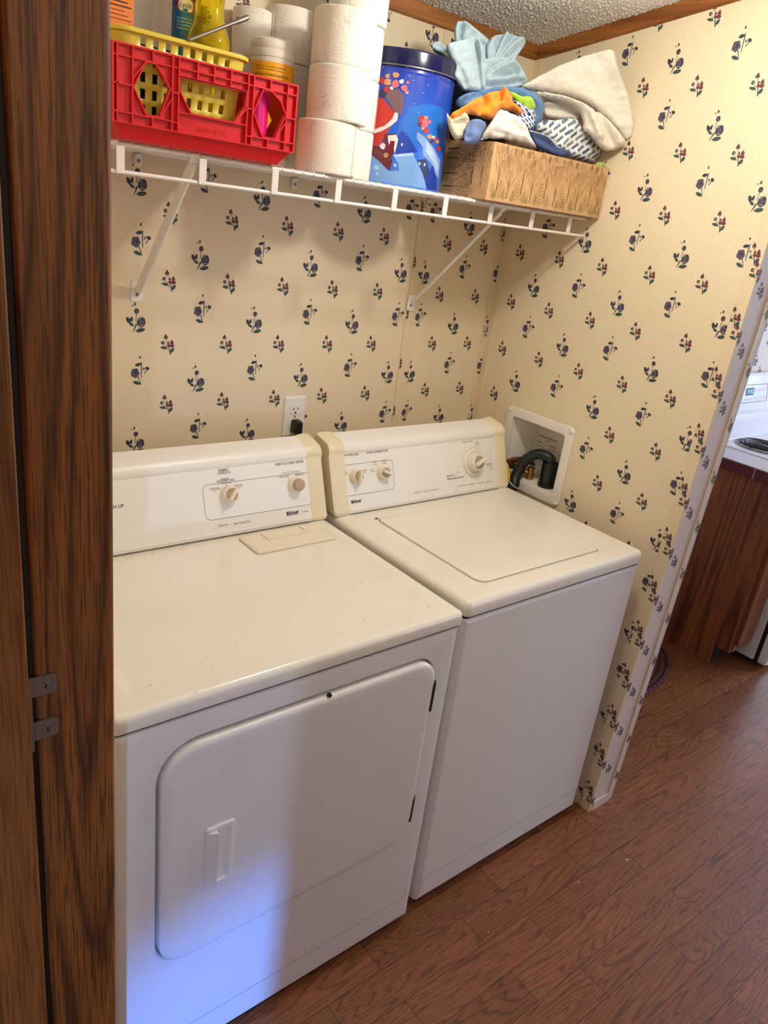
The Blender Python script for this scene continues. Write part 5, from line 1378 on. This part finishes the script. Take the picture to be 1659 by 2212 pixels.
cloth('orange_shirt', 'bright orange knit garment across the front of the laundry heap', [(240, 818), (285, 790), (335, 770), (380, 730), (420, 702), (470, 690), (500, 680), (550, 665), (590, 652), (625, 645), (658, 652), (690, 688), (685, 735), (730, 765), (772, 800), (735, 830), (690, 800), (640, 788), (592, 790), (565, 830), (535, 862), (480, 850), (430, 830), (360, 815), (300, 840), (255, 862), (240, 850)], yp(-.300), 'orange_cloth', .022, .020,
      [([(330, 790), (460, 740), (540, 690), (640, 665)], .012, 7), ([(460, 690), (480, 760), (450, 820)], -.016, 6), ([(620, 660), (640, 700), (610, 760)], .014, 6), ([(590, 670), (600, 730)], -.014, 5), ([(650, 720), (720, 780)], .010, 6), ([(520, 720), (560, 800)], .010, 7)], R=13, wr=.004, step=4)
cloth('fleece_scrap', 'cream fleece bundle between the blue tin and the box edge', [(215, 800), (235, 835), (250, 858), (300, 838), (330, 800), (352, 785), (368, 825), (385, 870), (372, 930), (340, 990), (280, 1010), (245, 960), (222, 885)], yp(-.292), 'fleece', .020, .022, [([(240, 850), (290, 880), (370, 850)], .014, 6), ([(230, 830), (260, 870)], -.010, 4), ([(280, 900), (330, 890)], -.012, 5)], R=11, wr=.005, step=4)
cloth('face_cloth', 'rolled periwinkle blue washcloth between the cream fleece and white terry', [(345, 930), (370, 880), (395, 850), (430, 855), (492, 868), (505, 900), (478, 950), (460, 1020), (400, 1040), (335, 1030)], yp(-.308), 'wash_blue', .018, .018, [([(375, 880), (360, 990)], -.010, 5), ([(430, 870), (420, 1000)], .008, 8)], R=11, wr=.003, step=4, cat='washcloth')
cloth('white_washcloth', 'white terry washcloth hanging over the front edge of the box', [(455, 1010), (485, 940), (520, 890), (550, 850), (572, 805), (598, 788), (650, 800), (700, 826), (740, 850), (785, 890), (800, 930), (820, 985), (845, 1030), (864, 1052), (835, 1058), (795, 1050), (760, 1030), (735, 1038), (700, 1010), (660, 1012), (610, 990), (570, 998), (520, 985), (480, 1000)], yp(-.332), 'terry_small', .024, .022,
      [([(590, 795), (560, 880), (520, 960)], .010, 8), ([(640, 960), (740, 1010), (840, 1045)], .008, 5), ([(560, 960), (680, 985), (780, 1030)], -.010, 5), ([(700, 850), (770, 930), (800, 1010)], .008, 8)], R=13, wr=.003, step=4, cat='washcloth')
cloth('navy_cloth', 'navy cloth with pale edge along the front of the box', [(796, 935), (840, 945), (900, 962), (950, 985), (985, 1020), (1000, 1048), (1050, 1070), (1112, 1082), (1106, 1118), (1060, 1125), (1000, 1120), (920, 1090), (862, 1062), (830, 1010)], yp(-.322), 'denim', .016, .018,
      [([(820, 945), (930, 985), (1000, 1060)], .010, 4), ([(850, 990), (950, 1040), (1050, 1090)], -.010, 5)], R=9, wr=.003, step=4, hem=(.02, .36, 'terry_small', .0016))
cloth('pillowcase', 'white pillowcase printed with blue and grey geometric bars', [(835, 915), (870, 885), (910, 862), (1000, 860), (1090, 850), (1152, 852), (1170, 890), (1195, 930), (1245, 968), (1292, 1040), (1340, 1092), (1310, 1135), (1275, 1168), (1190, 1150), (1100, 1130), (1000, 1090), (930, 1010), (870, 960)], yp(-.285, -.010, 0, 1200), 'pillow_print', .022, .025,
      [([(1152, 855), (1120, 950), (1040, 1060)], .010, 6), ([(900, 880), (960, 960), (1020, 1050)], .006, 9), ([(1180, 930), (1250, 1040), (1290, 1120)], .006, 9)], R=14, wr=.003, step=4, cat='pillowcase')
cloth('soft_toy', 'tiny yellow and green soft edge peeping at the right box corner', [(1280, 1178), (1300, 1158), (1325, 1160), (1345, 1165), (1352, 1192), (1320, 1210), (1285, 1200)], yp(-.330), 'toy', .008, .010, R=6, wr=.002, step=3, cat='toy')

# ================================================================== THE KITCHEN BEYOND
kc = thing('base_cabinet', 'narrow oak base cabinet with a plain grained end panel beside the range', 'cabinet', (2.11, -.30, 0))
b = B('cabinet_oak')
f_ = [(-.010, 0), (-.518, 0), (-.518, .095), (-.590, .095), (-.590, .868), (-.010, .868)]
b.loft([[(x, y, z) for y, z in f_] for x in (2.030, 2.046)]); b.build('end_panel', kc, smooth=0)
b = B('frame_oak'); b.box(2.0465, 2.200, -.594, -.575, .095, .868, .0015); b.build('face_frame', kc)
b = B('frame_oak'); b.box(2.060, 2.188, -.609, -.5945, .13, .70, .003); dr_ = b.build('door', kc)
b = B('frame_oak'); b.box(2.060, 2.188, -.609, -.5945, .72, .845, .003); b.build('drawer', kc)
b = B('gap'); b.box(2.0465, 2.200, -.515, -.500, 0.0, .095); b.build('toe_kick', kc)
b = B('cabinet_oak'); b.box(2.0465, 2.200, -.574, -.012, .095, .10); b.build('floor_board', kc)
ct = thing('countertop', 'pale laminate counter slab edged with maroon tiles', 'countertop', (2.11, -.30, .868))
b = B('counter'); b.box(2.016, 2.204, -.612, -.008, .869, .917, .002); b.build('slab', ct)
b = B('tile', 'grout')
b.mat('grout').box(2.0102, 2.0165, -.614, -.008, .871, .914)
y = -.008
for w in (.295, .155, .155):
    b.mat('tile').box(2.0095, 2.0150, y - w + .0022, y - .0022, .870, .9145, .0015); y -= w
b.build('end_tiles', ct)
b = B('tile'); b.box(2.0095, 2.204, -.6195, -.6135, .870, .9145, .0015); b.build('front_tiles', ct)

rg = thing('kitchen_range', 'white electric range with black coil burner and lit clock', 'stove', (2.60, -.33, 0))
x0, x1 = 2.214, 2.976
b = B('range_white')
b.loft(rrl(lambda a, c, h: (h, a, c), (-.632, -.02, .030, .895), .006, [(.002, x0 + .0), (0, x0 + .002), (0, x1)], 3), True, True); b.build('body', rg, smooth=30)
b = B('range_white')
for z0, z1 in ((.10, .165), (.21, .52)):
    b.loft(rrl(lambda a, c, h: (h, a, c), (-.605, -.555, z0, z1), .010, [(0, x0 + .001), (0, x0 - .001), (.002, x0 - .0025), (.004, x0 - .0025), (.006, x0 - .0008)], 4), False, True)
b.build('side_ribs', rg, smooth=30)
b = B('gap'); b.box(x0 + .006, x1 - .006, -.652, -.631, .012, .89); b.build('front_gap', rg)
for y in (-.60, -.08):
    b = B('black'); b.cyl((x0 + .05, y, 0), (x0 + .05, y, .03), .018, 12); b.build('foot', rg)
b = B('range_white'); b.loft(rrl(FY, (x0, x1, .028, .20), .006, [(0, -.6525), (0, -.682), (.003, -.690), (.008, -.692)], 4), True, True); b.build('storage_drawer', rg)
b = B('range_white'); b.loft(rrl(FY, (x0, x1, .208, .80), .006, [(0, -.6525), (0, -.682), (.003, -.690), (.008, -.692)], 4), True, True); od = b.build('oven_door', rg)
b = B('range_white'); b.tube([(x0 + .06, -.690, .755), (x0 + .06, -.735, .757), (x1 - .06, -.735, .757), (x1 - .06, -.690, .755)], .011, 10); b.build('handle', od)
b = B('range_white'); b.loft(rrl(FY, (x0, x1, .808, .893), .006, [(0, -.6525), (0, -.680), (.004, -.687)], 4), True, True); b.build('front_rail', rg)
b = B('range_white')
b.loft(rrl(FZ, (x0 - .002, x1 + .002, -.672, -.02), .014, [(.004, .896), (0, .900), (0, .914), (.003, .920), (.010, .922), (.018, .919), (.03, .918)], 5), True, True); b.build('cooktop', rg)
# control guard
b = B('range_white')
gp = [(-.012, .915), (-.165, .915), (-.160, .925), (-.112, .975), (-.098, .995), (-.092, 1.005), (-.075, 1.008), (-.062, 1.015), (-.040, 1.165), (-.032, 1.182), (-.020, 1.188), (-.012, 1.186)]
b.loft([[(x, y, z) for y, z in gp] for x in (x0, x1)]); guard = b.build('control_guard', rg, smooth=35)
b = B('ink_grey', 'black_gloss')
gf = lambda x, z, l=.0008: (x, -.062 + .022 * (z - 1.015) / .150 - l, z)
xa, xb_, za, zb = 2.560, 2.850, 1.050, 1.135
for s in ((xa, za, xb_, za), (xb_, za, xb_ - .012, zb), (xb_ - .012, zb, xa, zb), (xa, zb, xa, za)):
    b.bar(gf(s[0], s[1]), gf(s[2], s[3]), .003, .0006, (0, 1, 0))
b.build('keypad_outline', guard, smooth=0)
b = B('black_gloss'); b.poly([gf(x, z, .0012) for x, z in ((2.615, 1.085), (2.698, 1.085), (2.698, 1.122), (2.615, 1.122))]); disp = b.build('clock_display', guard, smooth=0)
t = NT('clock_glow'); t.color(rgb(60, 170, 220)); t.p.inputs['Emission Color'].default_value = rgb(90, 200, 255); t.p.inputs['Emission Strength'].default_value = 1.5; M['clock_glow'] = t.m; M['key_grey'] = plain('key_grey', rgb(206, 206, 212), .4)
b = B('clock_glow'); put_text(b, '9:42', gf(2.635, 1.094, .0018), gf(2.690, 1.094, .0018), .020, (0, -1, .15)); b.build('clock_digits', disp, smooth=0)
for i in range(4):
    for j in range(2):
        b = B('key_grey'); x = 2.725 + .034 * i; z = 1.070 + .038 * j
        b.loft([[gf(a, c, .0010) for a, c in rrect(x - .011, x + .011, z - .006, z + .006, .003, 3)], [gf(a, c, .0016) for a, c in rrect(x - .010, x + .010, z - .005, z + .005, .003, 3)]]); b.build('key', guard)
for i in range(4):
    b = B('key_grey'); x = 2.590 + .032 * i; z = 1.066
    b.loft([[gf(a, c, .0010) for a, c in rrect(x - .009, x + .009, z - .005, z + .005, .003, 3)], [gf(a, c, .0016) for a, c in rrect(x - .008, x + .008, z - .004, z + .004, .003, 3)]]); b.build('key', guard)
for bxp, byp, rr in ((2.410, -.300, .120), (2.410, -.530, .085), (2.790, -.300, .090), (2.790, -.530, .110)):
    b = B('steel'); b.lathe([(rr * 1.04, .9185), (rr * 1.06, .9225), (rr * 1.0, .9240), (rr * .96, .920)], (bxp, byp, 0), 48, cap0=False, cap1=False); b.mats[0] = 'steel'; br_ = b.build('burner', rg)
    b = B('black_gloss'); b.lathe([(rr * .97, .921), (rr * .7, .913), (rr * .2, .911), (.001, .911)], (bxp, byp, 0), 48, cap0=False, cap1=False); b.build('drip_pan', br_)
    b = B('black'); n = 150; turns = 4.5
    b.tube([(bxp + (rr * .16 + rr * .74 * k / n) * math.cos(2 * PI * turns * k / n), byp + (rr * .16 + rr * .74 * k / n) * math.sin(2 * PI * turns * k / n), .928) for k in range(n + 1)], .0052, 8); b.build('coil', br_)
    b = B('steel'); b.lathe([(rr * .14, .924), (rr * .14, .9285), (rr * .05, .929)], (bxp, byp, 0), 20); b.build('coil_cap', br_)

M['rug'] = fabric('maroon_braid', rgb(92, 24, 28), 300, .8, .3)
b = B('rug')
cx_, cy_, ra, rb = 1.480, -.285, .470, .238
n = 3200; turns = 10
pth = []; rad = []
for k in range(n + 1):
    s = k / n; th = 2 * PI * turns * s; q = .10 + .90 * s
    pth.append((cx_ + ra * q * math.cos(th), cy_ + rb * q * math.sin(th), .0085)); rad.append(.0100 * (1.05 if k % 4 in (1, 2) else .62))
b.tube(pth, rad, 6)
b.lathe([(.93, .0005), (.93, .007), (.1, .007)], (0, 0, 0), 48)
bm_ = b.bm; bm_.verts.ensure_lookup_table()
for v in bm_.verts:
    r_ = math.hypot(v.co.x, v.co.y)
    if abs(r_ - .93) < .002 or abs(r_ - .1) < .002:
        v.co.x = cx_ + v.co.x * ra; v.co.y = cy_ + v.co.y * rb
tag(b.build('braided_rug', None, smooth=60), 'dark maroon braided oval rug on the kitchen floor behind the partition', 'rug')

# crumbs on the laminate
for k, (px, r) in enumerate((((1355, 1857), .004), ((1250, 1905), .003), ((1055, 2013), .002), ((940, 2048), .0018), ((1028, 2047), .0018), ((1303, 1880), .0018), ((906, 2112), .0018))):
    p = U(*px, 'z', .001)
    b = B('badge_white'); b.lathe([(r * .4, 0), (r * .5, .0008), (r * .3, .0016)], (p.x, p.y, .0002), 7, sx=1.7)
    tag(b.build('crumb', None), 'tiny pale crumb on the laminate floor in front of the washer', 'crumb', 'crumbs on the floor')
